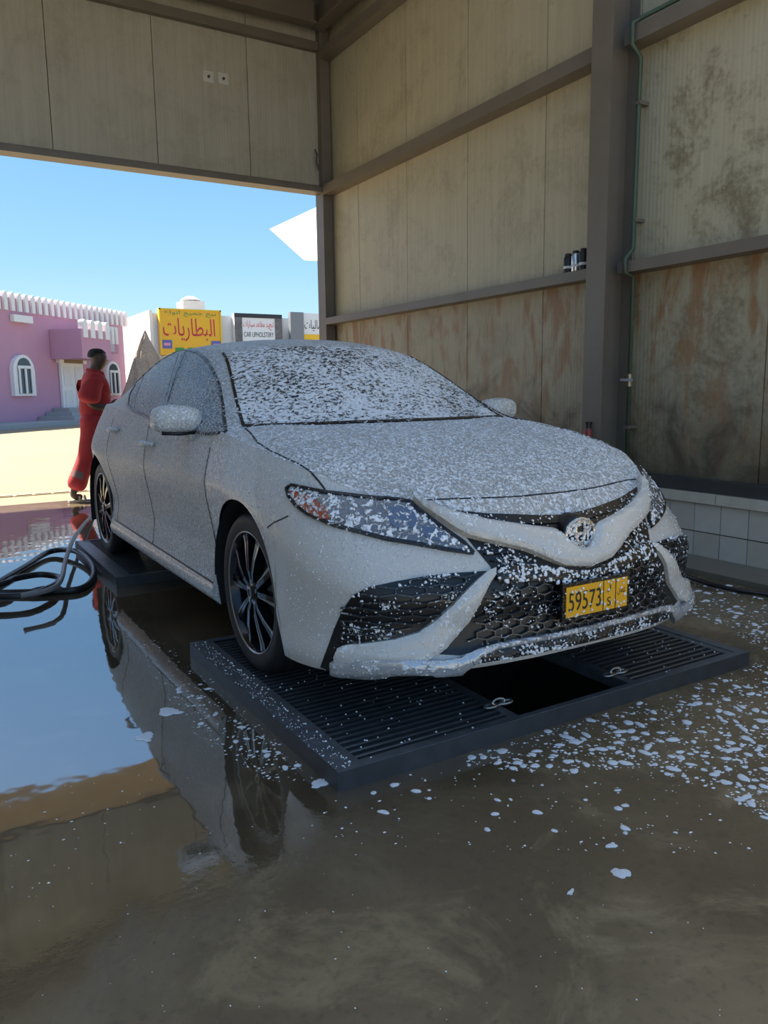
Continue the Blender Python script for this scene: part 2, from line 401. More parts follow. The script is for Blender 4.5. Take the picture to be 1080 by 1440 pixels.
# ================================================================== GRATES
GR = plain('wet_black_iron', (.10, .105, .11), .30, .5, .35, 20)
GRE = plain('worn_grey_iron', (.15, .16, .17), .36, .4, .6, 18)
GRB = plain('dark_skirt_iron', (.055, .055, .057), .5, .2, .5, 14)  # grate sides, darker than the frame top
def grate(y0, y1, z, panels, label):
    t = thing('pit_grate', label, 'grate', (2.0, (y0+y1)/2, 0), 'iron pit grates under the car')
    yo = (y0+y1)/2; L = (y1-y0)/2
    f = MB(); w = .055
    for a, b, c, d in ((-1.0, 1.0, -L, -L+w*.45), (-1.0, 1.0, L-w*.45, L), (-1.0, -1+w, -L+w*.45, L-w*.45), (1-w, 1.0, -L+w*.45, L-w*.45)):
        f.box(a, b, c, d, z-.008, z)
    for a, b, c, d in ((-1.0, 1.0, -L, -L+.008), (-1.0, 1.0, L-.008, L), (-1.0, -.992, -L+.008, L-.008), (.992, 1.0, -L+.008, L-.008)):
        f.box(a, b, c, d, -.02, z-.008)
    f.build('frame', [GRE], t)
    e = MB()
    for a, b, c, d in ((-1.003, 1.003, -L-.003, -L), (-1.003, 1.003, L, L+.003), (-1.003, -1.0, -L, L), (1.0, 1.003, -L, L)): e.box(a, b, c, d, -.01, z-.003)
    e.build('skirt', GRB, t)
    n = 38; pitch = (2*L-.07)/n
    for (xa, xb) in panels:
        g = MB()
        for x in (xa, xb): g.box(x-.02, x+.02, -L+.03, L-.03, z-.05, z-.004)
        g.box(xa+.02, xb-.02, -L+.022, -L+.045, z-.05, z-.004)
        p = g.build('grate_panel', GRE, t)
        k = MB().prism([(-.006, -.035), (.006, -.035), (.0075, -.004), (.004, -.001), (-.004, -.001), (-.0075, -.004)],
                       lambda q, r: (xa+.02, q, r), lambda q, r: (xb-.02, q, r)).mesh('grate_bar')
        k.materials.append(GR)
        for i in range(n-1):
            link('grate_bar', k, p, (0, -L+.035+pitch*(i+1), z-.002))
    return t
GZ = .065
g1 = grate(1.96, 3.42, GZ, ((-.925, -.285), (.315, .925)), 'black iron pit grate under the front wheels with open middle')
g2 = grate(4.95, 6.38, GZ, ((-.925, -.285), (.315, .925)), 'black iron pit grate under the rear wheels')
def shackle(x, y, label):
    t = thing('lifting_chain', label, 'chain', (x, y, GZ), 'chain links at the open pit')
    CH = plain('chain_steel', (.45, .43, .40), .3, .8, .3, 30)
    for i in range(3):
        q = []
        for k in range(12):
            a = 2*PI*k/12
            e = (.028*math.cos(a)+.034*i-.03, .014*math.sin(a), .006)
            if i == 1: e = (e[0], .004*math.sin(a), .008+.011*math.sin(a)+.006)
            q.append(e)
        MB().tube(q, .0055, 6, True).build('link', CH, t, True)
shackle(1.72, 2.09, 'short steel chain on the edge of the wide grate panel')
shackle(2.31, 2.08, 'short foamy steel chain on the edge of the narrow grate panel')

# ================================================================== HOSE
HB = plain('hose_black', (.012, .012, .013), .35)
def smooth_curve(ps, n=8):
    ps = [np.array(p, float) for p in ps]; out = []
    for i in range(len(ps)-1):
        p0, p1, p2, p3 = ps[max(i-1, 0)], ps[i], ps[i+1], ps[min(i+2, len(ps)-1)]
        for k in range(n):
            s = k/n
            out.append(.5*((2*p1)+(-p0+p2)*s+(2*p0-5*p1+4*p2-p3)*s*s+(-p0+3*p1-3*p2+p3)*s**3))
    out.append(ps[-1]); return out
def hz(pts): return [on_z(x, y, z) for x, y, z in pts]
t = thing('pressure_hose', 'black pressure washer hose coiled on wet floor with grey lead end', 'hose')
loop = hz([(-90, 845, .02), (-40, 838, .02), (30, 800, .02), (70, 776, .03), (105, 775, .05), (128, 792, .04), (131, 812, .02), (112, 828, .02), (60, 832, .02), (0, 834, .02), (-60, 840, .05)])
MB().tube(smooth_curve(loop), .020, 10).build('hose_coil', HB, t, True)
loop = hz([(-80, 836, .06), (0, 822, .06), (20, 814, .06), (55, 808, .05), (80, 811, .04), (84, 816, .04), (70, 826, .05), (30, 838, .055), (-50, 838, .06)])
MB().tube(smooth_curve(loop), .020, 10).build('hose_coil', HB, t, True)
lead = hz([(30, 838, .10), (70, 829, .10), (86, 815, .10), (93, 785, .10), (104, 757, .10), (120, 735, .06), (131, 724, .02), (138, 716, .02)])
MB().tube(smooth_curve(lead), .015, 10).build('hose_lead', plain('hose_grey', (.22, .20, .19), .4), t, True)

# ================================================================== OUTDOORS
def yard_mat():
    t = NT('sand_pavers')
    b = t.n.new('ShaderNodeTexBrick'); t.l.new(t.tc.outputs['Object'], b.inputs['Vector'])
    b.inputs['Scale'].default_value = 4; b.inputs['Mortar Size'].default_value = .012
    b.inputs['Color1'].default_value = (.27, .215, .13, 1); b.inputs['Color2'].default_value = (.245, .195, .115, 1); b.inputs['Mortar'].default_value = (.20, .158, .095, 1)
    n = t.noise(.35, 5, .6)
    t.set('Base Color', t.mix(t.math('MULTIPLY', t.ramp(n, .4, .7), .5), b.outputs[0], (.225, .178, .10))).set('Roughness', .8)
    return t.mat
YARD = yard_mat()
m = MB(); m.add([(-90, DY+.35, -.012), (140, DY+.35, -.012), (140, 220, -.012), (-90, 220, -.012)], [(0, 1, 2, 3)])
m.add([(-90, -80, -.012), (-3.0, -80, -.012), (-3.0, DY+.35, -.012), (-90, DY+.35, -.012)], [(0, 1, 2, 3)])
m.add([(WX+.1, -80, -.012), (140, -80, -.012), (140, DY+.35, -.012), (WX+.1, DY+.35, -.012)], [(0, 1, 2, 3)])
m.add([(-3.0, -80, -.012), (WX+.1, -80, -.012), (WX+.1, -6, -.012), (-3.0, -6, -.012)], [(0, 1, 2, 3)])
yard = m.build('ground_yard', YARD, fix=False); struct(yard)
k = MB().box(-.09, .09, -.05, .05, 0, .012).mesh('drain_block'); k.materials.append(plain('drain_concrete', (.38, .31, .2), .7))
dr = struct(MB().box(-3, 4.6, 10.28, 10.44, -.012, -.004).build('trim_50', plain('drain_slot', (.30, .245, .16), .8)))
for i in range(34): link('drain_block', k, dr, (-2.8+i*.215, 10.36, -.006))

WHITE = plain('white_plaster', (.80, .78, .74), .6, 0, .05)
PINK = plain('pink_plaster', (.52, .27, .36), .7, 0, .08, .7)
GLASS = plain('dark_window_glass', (.03, .04, .045), .08)
GREYC = plain('grey_kerb', (.36, .35, .34), .7)
# --- pink hall with crenellated parapet, running obliquely away to the right
TOPZ = 5.75
A = on_y(0, 416, 34.0); TOPZ = float(A[2])
Bp = on_z(172, 444, TOPZ)
fa = Vector((A[0], A[1], 0)); fd = Vector((Bp[0]-A[0], Bp[1]-A[1], 0)); FL_ = fd.length; fd.normalize()
fang = math.atan2(fd.y, fd.x)
def fac(x, y):          # pixel -> (distance along the facade, height)
    r = Vector(ray(x, y)); n = Vector((fd.y, -fd.x, 0))
    tt = (fa-Vector(CAM)).dot(n)/r.dot(n); P = Vector(CAM)+r*tt
    return (P-fa).dot(fd), P.z
pb = thing('pink_hall', 'pink plastered hall with white merlons, arched windows and porch', 'building', fa)
pb.rotation_euler = (0, 0, fang)
S0 = -12.0
MB().box(S0, FL_, .02, 9, -.02, TOPZ).build('wall', PINK, pb)
MB().box(S0, FL_+.1, -1.9, -.0, -.02, .16).build('plinth', GREYC, pb)
# merlons
t0, _ = fac(0, 410); nm = 25; step = FL_/21.0
mer = MB(); pts = [(-.24*step, -.55), (.24*step, -.55), (.26*step, .0)]+[(.26*step*math.cos(a), .16*math.sin(a)) for a in (.5, 1.0, PI/2, 2.14, 2.64)]+[(-.26*step, 0)]
mer.prism(pts, lambda x, z: (x, -.08, z), lambda x, z: (x, .10, z)); mm = mer.mesh('merlon'); mm.materials.append(WHITE)
for i in range(-6, 22): link('merlon', mm, pb, (step*(i+.5), 0, TOPZ+.05))
def arch_pts(w, h, n=8): return [(-w/2, 0), (w/2, 0), (w/2, h-w/2)]+[(w/2*math.cos(PI*k/n), h-w/2+w/2*math.sin(PI*k/n)) for k in range(1, n)]+[(-w/2, h-w/2)]
def arched_window(x0, y0, x1, y1):
    s0, z0 = fac(x0, y1); s1, _ = fac(x1, y1); _, z1 = fac((x0+x1)/2, y0)
    w, h, c = s1-s0, z1-z0, (s0+s1)/2
    f = MB(); f.prism(arch_pts(w, h), lambda x, z: (c+x, -.16, z0+z), lambda x, z: (c+x, .02, z0+z)); fr = f.build('window_frame', WHITE, pb)
    g = MB(); g.prism(arch_pts(w*.62, h*.86), lambda x, z: (c+x, -.19, z0+h*.06+z), lambda x, z: (c+x, -.162, z0+h*.06+z)); g.build('pane', GLASS, fr)
    b = MB(); b.box(c-.04*w, c+.04*w, -.24, -.192, z0+h*.06, z0+h*.68).box(c-w*.33, c+w*.33, -.24, -.192, z0+h*.66, z0+h*.73)
    for sx in (-1, 1): b.box(c+sx*w*.28-.03*w, c+sx*w*.28+.03*w, -.24, -.192, z0+h*.06, z0+h*.66)
    b.build('mullion', WHITE, fr)
arched_window(17, 499, 47, 557)
arched_window(148, 508, 167, 556)
# porch canopy box over the door
s0, z0 = fac(72, 505); s1, z1 = fac(112, 462); s2, _ = fac(152, 470)
MB().box(s0, s1, -1.5, 0.0, z0, z1-.2).build('porch_block', PINK, pb)
MB().box(s1, s2, -.5, 0.0, z0+.4, z1-.2).build('porch_block', PINK, pb)
for i in range(4):
    c = s0+(s1-s0)*(i+.5)/4
    MB().prism(arch_pts((s1-s0)*.14, .75), lambda x, z: (c+x, -1.56, z1-.55+z), lambda x, z: (c+x, -1.3, z1-.55+z)).build('porch_merlon', WHITE, pb)
for i in range(7):
    c = s1+(s2-s1)*(i+.5)/7
    MB().prism(arch_pts((s2-s1)*.09, .8), lambda x, z: (c+x, -.56, z1-.6+z), lambda x, z: (c+x, -.4, z1-.6+z)).build('porch_merlon', WHITE, pb)
d0, dz0 = fac(87, 578); d1, dz1 = fac(113, 512); dc = (d0+d1)/2; dw = d1-d0
hd = MB(); hd.box(d0, d1, -.12, .0, .16, dz1).build('door_leaf', WHITE, pb)
dl = bpy.data.objects['door_leaf']
for sx in (-1, 1):
    for zz in (.6, 1.6): MB().box(dc+sx*dw*.25-dw*.16, dc+sx*dw*.25+dw*.16, -.16, -.122, zz, zz+.8).build('door_panel', plain('door_white', (.72, .71, .69), .5), dl)
MB().prism([(-dw*.62*math.cos(a), dw*.55*math.sin(a)) for a in np.linspace(0, PI, 13)], lambda x, z: (dc+x, -.2, dz1+z), lambda x, z: (dc+x, 0, dz1+z)).build('arch_surround', WHITE, pb)
MB().prism([(-dw*.42*math.cos(a), dw*.38*math.sin(a)) for a in np.linspace(0, PI, 13)], lambda x, z: (dc+x, -.24, dz1+z), lambda x, z: (dc+x, -.202, dz1+z)).build('fanlight', plain('amber_fanlight', (.22, .16, .07), .3), pb)
for i in range(3): MB().box(d0-1.6+i*.5, d1+2.2-i*.4, -1.7+i*.45, .0, .16+i*.16, .32+i*.16).build('step', GREYC, pb)
l0, lz = fac(14, 447); l1, _ = fac(41, 450)
MB().box(l0, l1, -.18, .0, lz-.14, lz+.14).build('wall_lamp', WHITE, pb)
g0, gz = fac(128, 478); g1_, _ = fac(146, 478)
MB().box(g0, g1_, -.54, -.502, gz-.5, gz+.5).build('vent_grille', plain('vent_grey', (.5, .47, .46), .6), pb)

# --- row of workshops with signs
SY = 40.0
WHT2 = plain('bright_white_render', (.85, .84, .80), .6, 0, .03); GRY2 = plain('pale_grey_cladding', (.62, .64, .66), .5, 0, .06)
L0 = on_y(213, 436, SY); R0 = on_y(440, 440, SY)
zt = float(L0[2])
sb = thing('workshop_row', 'pale grey workshop row behind the yard carrying three shop signs', 'building', (float(L0[0]), SY, 0))
WID = float(R0[0]-L0[0])+14
MB().box(.05, WID, 0, 9, -.02, zt-.15).build('wall', GRY2, sb)
MB().box(-.12, .05, .02, 40, -.02, zt).build('side_wall', WHT2, sb)
for i in range(int(WID/2.2)): MB().box(.4+i*2.2, .48+i*2.2, -.04, -.002, 0, zt-.15).build('cladding_joint', plain('joint_grey', (.5, .52, .54), .5), sb)
a = on_y(268, 430, SY+3)
MB().box(-.6, .6, -.6, .6, 0, 1.0).lathe([(.5, 1.0), (.55, 1.1), (.2, 1.3)], 12).build('roof_tank', plain('tank_beige', (.55, .5, .45), .6), sb, loc=(float(a[0]-L0[0]), 3, zt-.18))
def sign(x0, y0, x1, y1, col, lab, dy=-.35):
    p, q = on_y(x0, y0, SY+dy), on_y(x1, y1, SY+dy)
    w, h = float(q[0]-p[0]), float(p[2]-q[2])
    t = thing('shop_sign', lab, 'sign', (float(p[0]+q[0])/2, SY+dy, float(p[2]+q[2])/2), 'signs on the workshop row')
    MB().box(-w/2, w/2, 0, -dy-.045, -h/2, h/2).build('board', col, t)
    return t, w, h
def lettering(t, s, x, z, height, width, mat, y=-.012):
    o = text_mesh('lettering', s, 1.0, mat, t)
    me = o.data; co = np.array([v.co[:] for v in me.vertices]); lo, hi = co.min(0), co.max(0)
    o.rotation_euler = (PI/2, 0, 0)
    sx, sz = width/(hi[0]-lo[0]), height/(hi[1]-lo[1])
    for v in me.vertices: v.co = ((v.co.x-(lo[0]+hi[0])/2)*sx, (v.co.y-(lo[1]+hi[1])/2)*sz, 0)
    o.location = (x, y, z); return o
YEL = plain('sign_yellow', (.86, .46, .02), .5, 0, .04); REDL = plain('sign_red', (.55, .02, .05), .5, 0, .04); GRNL = plain('sign_green', (.05, .28, .06), .5, 0, .04)
SWH = plain('sign_white', (.82, .82, .82), .5, 0, .04); SBK = plain('sign_black', (.03, .03, .035), .5, 0, .04); SBL = plain('sign_blue', (.12, .13, .40), .5)
AR = lambda s: s[::-1]
BATT = AR('\ufe8d\ufedf\ufe92\ufec4\ufe8e\ufead\ufef3\ufe8e\ufe95')
SELL = AR('\ufe91\ufef4\ufecA \ufe9f\ufee4\ufef4\ufecA \ufe8d\ufee7\ufeed\ufe8d\ufec9')
t, w, h = sign(223, 433, 313, 500, YEL, 'yellow shop sign with large red Arabic battery lettering')
m = MB()
for a, b, c, d in ((-w/2, w/2, h/2-.07, h/2), (-w/2, -w/2+.07, -h/2, h/2), (w/2-.07, w/2, -h/2, h/2)): m.box(a, b, -.05, -.002, c, d)
m.build('sign_frame', plain('sign_edge_yellow', (.8, .55, .03), .5), t)
lettering(t, BATT, -.03*w, .05*h, .50*h, .84*w, REDL); lettering(t, SELL, 0, .40*h, .13*h, .84*w, GRNL)
for sx in (-.40, .40): MB().box(sx*w-.16*w/2, sx*w+.16*w/2, -.03, -.004, -.36*h, -.18*h).build('battery_picture', [SBL], t)
for sx in (-.40, .40): MB().box(sx*w-.10*w/2, sx*w+.10*w/2, -.045, -.031, -.30*h, -.24*h).build('battery_picture', [plain('sign_pink', (.75, .3, .35), .5)], t)
for sx in (-.2, .0, .2): MB().box(sx*w-.07*w, sx*w+.07*w, -.03, -.004, -.45*h, -.34*h).build('battery_picture', GRNL, t)
t, w, h = sign(329, 440, 398, 500, SWH, 'white and dark banner sign with red Arabic and black upholstery lettering')
MB().box(-w/2, w/2, -.03, -.004, .40*h, .5*h).build('dark_strip', SBK, t)
for sx in (-.42, .42): MB().box(sx*w-.075*w, sx*w+.075*w, -.03, -.004, -.5*h, .40*h).build('photo_strip', plain('photo_dark', (.14, .13, .13), .5, 0, .9, 3), t)
lettering(t, AR('\ufe97\ufee8\ufe9e\ufef4\ufeaa \ufee3\ufed8\ufe8e\ufecb\ufeaa \ufeb3\ufef4\ufe8e\ufead\ufe8e\ufe95'), 0, .22*h, .22*h, .64*w, plain('sign_bright_red', (.7, .05, .05), .5))
lettering(t, 'CAR UPHOLSTERY', 0, .0*h, .12*h, .62*w, SBK)
for i in range(5): MB().box(-.28*w+i*.14*w-.05*w, -.28*w+i*.14*w+.05*w, -.03, -.004, -.46*h, -.26*h).build('seat_picture', plain('seat_pic_%d' % (i % 3), [(.25, .35, .12), (.2, .15, .12), (.4, .4, .38)][i % 3], .6), t)
t, w, h = sign(424, 440, 464, 500, SWH, 'white sign with black Arabic lettering above a yellow band')
MB().box(-w/2, w/2, -.03, -.004, -.5*h, -.0*h).build('yellow_band', plain('band_yellow', (.95, .55, .02), .5, 0, .03), t)
lettering(t, AR('\ufedb\ufee4\ufe8e\ufedf\ufef4\ufe8e\ufe95'), -.05*w, .21*h, .26*h, .72*w, SBK)
MB().box(-w/2-.8, -w/2-.02, -.3, -.0, -h/2, h/2).build('sign_return', plain('return_grey', (.22, .23, .25), .5), t)
# --- rubble mound beside the white wall
p = on_y(204, 463, 37.5); q0 = on_y(176, 560, 37.5); 
m = MB(); rr = random.Random(3); hgt = float(p[2]); rad = 1.75; n = 20; vs = [(0, 0, hgt)]
for k in range(1, 9):
    for j in range(n):
        a = 2*PI*j/n; r = rad*k/8*(1+.10*rr.uniform(-1, 1)); vs.append((r*math.cos(a), r*math.sin(a)*.6, max(0, hgt*(1-k/8)+rr.uniform(-.15, .15)) if k < 8 else -.03))
fs = [(0, 1+j, 1+(j+1) % n) for j in range(n)]+[(1+k*n+j, 1+(k+1)*n+j, 1+(k+1)*n+(j+1) % n, 1+k*n+(j+1) % n) for k in range(7) for j in range(n)]
m.add(vs, fs); o = m.build('rubble_mound', plain('rubble_stone', (.46, .35, .26), .9, 0, .45, 1.6, .2), loc=(float(p[0]), 37.5, 0))
tag(o, 'tan rubble mound piled against the bright white workshop wall', 'mound')
# --- winged white canopy beyond the doorway
m = MB(); YC = 15.0
XC = 8.2; ps = [on_x(x, y, XC) for x, y in ((379, 322), (452, 288), (520, 256), (520, 366), (428, 366))]
t = thing('forecourt_canopy', 'white winged forecourt canopy beyond the doorway post', 'canopy', (XC+.25, float(ps[2][1])+.4, 0))
off = np.array(t.location)
m.prism([(p[1], p[2]) for p in ps], lambda y, z: (XC-off[0], y-off[1], z), lambda y, z: (XC+.5-off[0], y-off[1], z)); m.build('canopy_roof', WHT2, t)
MB().lathe([(.2, 0), (.2, float(ps[3][2])+.05)], 14).build('post', WHT2, t)
# --- far hill
m = MB(); n = 40; nr = 10; rr = random.Random(5)
for j in range(nr+1):
    for i in range(n+1):
        s, d = i/n, j/nr
        z = (9.5*math.exp(-((s-.5)/.18)**2)+4*math.exp(-((s-.25)/.1)**2))*math.sin(PI*d)*(1+.12*rr.uniform(-1, 1)) if 0 < j < nr and 0 < i < n else -.1
        m.v.append((-45+110*s, 150+40*d, z))
m.f = [(j*(n+1)+i, j*(n+1)+i+1, (j+1)*(n+1)+i+1, (j+1)*(n+1)+i) for j in range(nr) for i in range(n)]; m.m = [0]*len(m.f)
o = m.build('hill', plain('hill_rock', (.36, .29, .24), .9, 0, .2, .1), None, True); struct(o)

# ================================================================== THE CAR
# local frame of the car: x = across (car's right side is -x), y = backwards from the front axle, z = up from the tyre contact
CX, YF = 1.97, 2.90
CAR = np.array([CX, YF, GZ])
car = thing('sedan_car', 'white four-door sedan covered in washing foam standing over the pit', 'car', CAR)
WB, TR = 2.825, .335
# columns round half the car: widest outline B(v,u), top edge T(v,u,w), height where the flank starts to roll in, u measured forwards
COLS = [
 ((0, 1.010), (0, .872, .690), .45), ((.15, 1.008), (.15, .868, .692), .45), ((.30, .998), (.30, .845, .700), .45),
 ((.45, .965), (.47, .785, .724), .45), ((.60, .915), (.60, .70, .757), .46), ((.72, .85), (.70, .57, .80), .47),
 ((.81, .76), (.765, .45, .842), .49), ((.872, .65), (.80, .33, .870), .52), ((.902, .53), (.82, .23, .889), .56),
 ((.914, .385), (.834, .13, .906), .60), ((.916, .2), (.842, .05, .922), .665), ((.916, .0), (.846, -.06, .935), .70),
 ((.914, -.2), (.850, -.2, .955), .735), ((.912, -.40), (.855, -.40, .968), .735), ((.914, -.8), (.862, -.8, .976), .735),
 ((.916, -1.2), (.864, -1.2, .985), .735), ((.916, -1.6), (.858, -1.6, 1.00), .735), ((.916, -2.0), (.842, -2.0, 1.02), .735),
 ((.916, -2.4), (.815, -2.4, 1.04), .735), ((.910, -2.8), (.78, -2.8, 1.055), .735), ((.862, -3.15), (.735, -3.12, 1.06), .735),
 ((.80, -3.47), (.67, -3.42, 1.06), .735), ((.71, -3.70), (.57, -3.62, 1.055), .735), ((.55, -3.84), (.44, -3.74, 1.05), .735),
 ((.30, -3.90), (.24, -3.795, 1.05), .735), ((0, -3.915), (0, -3.81, 1.05), .735)]
NC = len(COLS)
CA = np.array([[*b, *t, w] for b, t, w in COLS])
def crow(j):
    j = min(max(j, 0), NC-1); i = min(int(j), NC-2); s = j-i
    P = [CA[k] if 0 <= k < NC else (2*CA[0]-CA[1] if k < 0 else 2*CA[-1]-CA[-2]) for k in (i-1, i, i+1, i+2)]
    if i == 0: P[0] = CA[1]*np.array([-1, 1, -1, 1, 1, 1])
    return .5*((2*P[1])+(-P[0]+P[2])*s+(2*P[0]-5*P[1]+4*P[2]-P[3])*s*s+(-P[0]+3*P[1]-3*P[2]+P[3])*s**3)
FRW, FRM = [.17, .215, .24, .27, .30, .38, .47, .56], [.09, .03, .006, .0, .018, .03, .02, .01]
SDW, SDM = [.15, .19, .225, .26, .32, .44, .56, .68, .76], [.10, .055, .018, .008, .030, .046, .030, .008, .0]
def wallP(j, w):
    bv, bu, tv, tu, tw, w0 = crow(j)
    B = np.array([bv, bu]); T = np.array([tv, tu]); d = T-B; L = np.linalg.norm(d); d = d/max(L, 1e-6)
    f = min(max((9.0-j)/3.5, 0), 1); f = f*f*(3-2*f)
    mm = f*np.interp(w, FRW, FRM)+(1-f)*np.interp(w, SDW, SDM)
    if w <= w0: p = B+d*mm
    else:
        t = (w-w0)/max(tw-w0, 1e-4); e = 1.35*f+1.28*(1-f)
        p = B+d*L*t**e+d*mm*(1-t)
    if w < TR and .3 < p[1] < .8: p[1] += (TR-w)*.55*max(0, 1-abs(p[1]-.385)/.42)
    return np.array([p[0], p[1], w])
js = np.linspace(9, NC-1, 600); us = np.array([crow(j)[1] for j in js])
def j_at(u): return float(np.interp(-u, -us, js))
AR_ = .382
edges = [(.0, AR_), (-WB, AR_)]
jl = list(np.linspace(0, 9, 64)[:-1])
cand = list(np.linspace(9, NC-1, 110))
ent = [(j, None) for j in jl]
for j in cand:
    u = crow(j)[1]
    if any(abs(u-u0) <= r+.01 for u0, r in edges): continue
    ent.append((j, None))
for u0, r in edges:
    for k in range(0, 29):
        a = PI*k/28
        ent.append((j_at(u0+r*math.cos(a)), TR+r*math.sin(a)))
    ent.append((j_at(u0+r)-1e-4, None)); ent.append((j_at(u0-r)+1e-4, None))
ent.sort(key=lambda q: (q[0]))
NL = 38
def wbase(j): return float(np.interp(j, [0, 2, 3.5, 6, 9], [.238, .235, .222, .218, .195]))
wallg = []
for j, wb in ent:
    b = wbase(j) if wb is None else wb
    tw = crow(j)[4]
    wallg.append([wallP(j, b+(tw-b)*(k/NL)) for k in range(NL+1)])
WG = np.array(wallg)                       # columns x levels x (v,u,w)
CJ = [e[0] for e in ent]
def L2(p, s=-1): return (s*p[0], -p[1], p[2])   # (v,u,w) -> local xyz, s=-1 is the car's right side

# hood: height field inside the top edge
tj = np.linspace(0, 13.0, 400); TT = np.array([crow(j)[2:5] for j in tj])
def vT(u): return float(np.interp(-u, -TT[:, 1], TT[:, 0]))
def wT(u): return float(np.interp(-u, -TT[:, 1], TT[:, 2]))
HU, HW = [-.6, -.4, -.2, 0, .2, .4, .55, .68, .76, .82, .85, .865, .872], [1.01, 1.000, .985, .966, .938, .900, .862, .818, .784, .752, .725, .704, .690]
def hood_w(u, v):
    c = float(np.interp(u, HU, HW)); vt = max(vT(u), 1e-3); s = min(abs(v)/vt, 1)
    crest = .010*math.exp(-((s-.72)/.16)**2)*min(1, max(0, (.75-u)/.5))
    return c+(wT(u)-c)*s**2.6+crest
hu = np.concatenate([np.linspace(-.42, .70, 46)[:-1], .872-.172*(np.linspace(1, 0, 22)**2)])
NV = 26
HG = np.array([[(vT(u)*k/NV, u, hood_w(u, vT(u)*k/NV)) for k in range(NV+1)] for u in hu])
# greenhouse: sections from the belt over the rail to the centre line
GU = [.0, -.20, -.36, -.60, -.85, -1.05, -1.30, -1.6, -1.9, -2.2, -2.5, -2.8, -3.05, -3.3]
GR_V = [.79, .765, .730, .672, .606, .560, .572, .580, .580, .575, .57, .58, .60, .62]
GR_W = [.90, .935, .975, 1.115, 1.258, 1.346, 1.378, 1.385, 1.375, 1.342, 1.272, 1.165, 1.08, 1.04]
GC_W = [.92, .950, .975, 1.130, 1.278, 1.385, 1.425, 1.443, 1.440, 1.418, 1.352, 1.238, 1.125, 1.06]
def gi(u, arr): return float(np.interp(-u, [-q for q in GU], arr))
gs = np.linspace(-.02, -3.28, 100)
NS, NTp = 14, 22
def gsm(u, arr):  # smoothed
    return sum(gi(u+d, arr)*w for d, w in ((-.08, .2), (-.04, .2), (0, .2), (.04, .2), (.08, .2)))
def gP(u, l):
    tb = crow(np.interp(-u, -CA[9:, 3], np.arange(9, NC)))
    bv, bw = tb[2], tb[4]
    rv, rw, cw = gsm(u, GR_V), gsm(u, GR_W), gsm(u, GC_W)
    if l <= NS:
        s = l/NS; v = bv+(rv-bv)*s; w = bw+(rw-bw)*s
        g = max(0.0, min(1, (rw-bw)/.3)); bul = .035*g*math.sin(PI*s)**.8 if 0 < s < 1 else 0
        return np.array([v+bul*.75, u, w+bul*.35])
    s = 1-(l-NS)/NTp; v = rv*s
    w = cw-(cw-rw)*s**2.3
    sh = .15*(1-s*s)*max(0, min(1, (u+2.0)/.7))
    return np.array([v, u+sh, w])
GG = np.array([[gP(u, l) for l in range(NS+NTp+1)] for u in gs])
# boot lid
bu = np.linspace(-2.95, -3.81, 24)
tj2 = np.linspace(18, NC-1, 300); TT2 = np.array([crow(j)[2:5] for j in tj2])
BG = []
for u in bu:
    vt = float(np.interp(-u, -TT2[:, 1], TT2[:, 0])) if u > -3.80 else 0.0
    wt = float(np.interp(-u, -TT2[:, 1], TT2[:, 2])); cwz = 1.095-.03*max(0, (-u-3.2)/.6)
    if u < -3.76: cwz = wt
    BG.append([(vt*k/16, u, cwz+(wt-cwz)*(k/16)**2.2) for k in range(17)])
BG = np.array(BG)
def grid_faces(na, nb, sel=None): return [(i*nb+k, i*nb+k+1, (i+1)*nb+k+1, (i+1)*nb+k) for i in range(na-1) for k in range(nb-1) if sel is None or sel(i, k)]
# hull for projecting details on (local coordinates, right half and mirrored half)
hv, hf = [], []
for s in (-1, 1):
    for Gd in (WG, HG, GG, BG):
        b = len(hv); na, nb = Gd.shape[:2]
        hv += [L2(p, s) for p in Gd.reshape(-1, 3)]
        hf += [tuple(b+i for i in q) for q in grid_faces(na, nb)]
HULL = BVHTree.FromPolygons([Vector(v) for v in hv], hf)
CLOC = Vector(CAM-CAR)
def hit(o, d):
    d = Vector(d).normalized(); o = Vector(o); r = HULL.ray_cast(o, d)
    if r[0] is None:
        best = None
        for k in range(60):
            q = o+d*(1.2+k*.09); n = HULL.find_nearest(q)
            if best is None or n[3] < best[3]: best = n
        r = best
    p, n = r[0], r[1]
    if n.dot(d) > 0: n = -n
    return p, n
def lift_px(x, y): return hit(CLOC, ray(x, y))
def lift_top(x, y): return hit((x, y, 3), (0, 0, -1))
def lift_front(x, z): return hit((x, -4, z), (0, 1, 0))
def inside(poly, x, y):
    c = False; n = len(poly); j = n-1
    for i in range(n):
        xi, yi = poly[i]; xj, yj = poly[j]
        if (yi > y) != (yj > y) and x < (xj-xi)*(y-yi)/(yj-yi)+xi: c = not c
        j = i
    return c
def dens(poly, st, closed=True):
    out = []; n = len(poly)
    for i in range(n if closed else n-1):
        a, b = poly[i], poly[(i+1) % n]; k = max(1, int(math.hypot(b[0]-a[0], b[1]-a[1])/st))
        out += [(a[0]+(b[0]-a[0])*q/k, a[1]+(b[1]-a[1])*q/k) for q in range(k)]
    if not closed: out.append(poly[-1])
    return out
def smooth_poly(poly, closed=True, n=5):
    k = len(poly); out = []
    for i in range(k if closed else k-1):
        g = lambda q: np.array(poly[q % k] if closed else poly[min(max(q, 0), k-1)], float)
        p0, p1, p2, p3 = g(i-1), g(i), g(i+1), g(i+2)
        for q in range(n):
            s = q/n; out.append(tuple(.5*((2*p1)+(-p0+p2)*s+(2*p0-5*p1+4*p2-p3)*s*s+(-p0+3*p1-3*p2+p3)*s**3)))
    if not closed: out.append(tuple(poly[-1]))
    return out
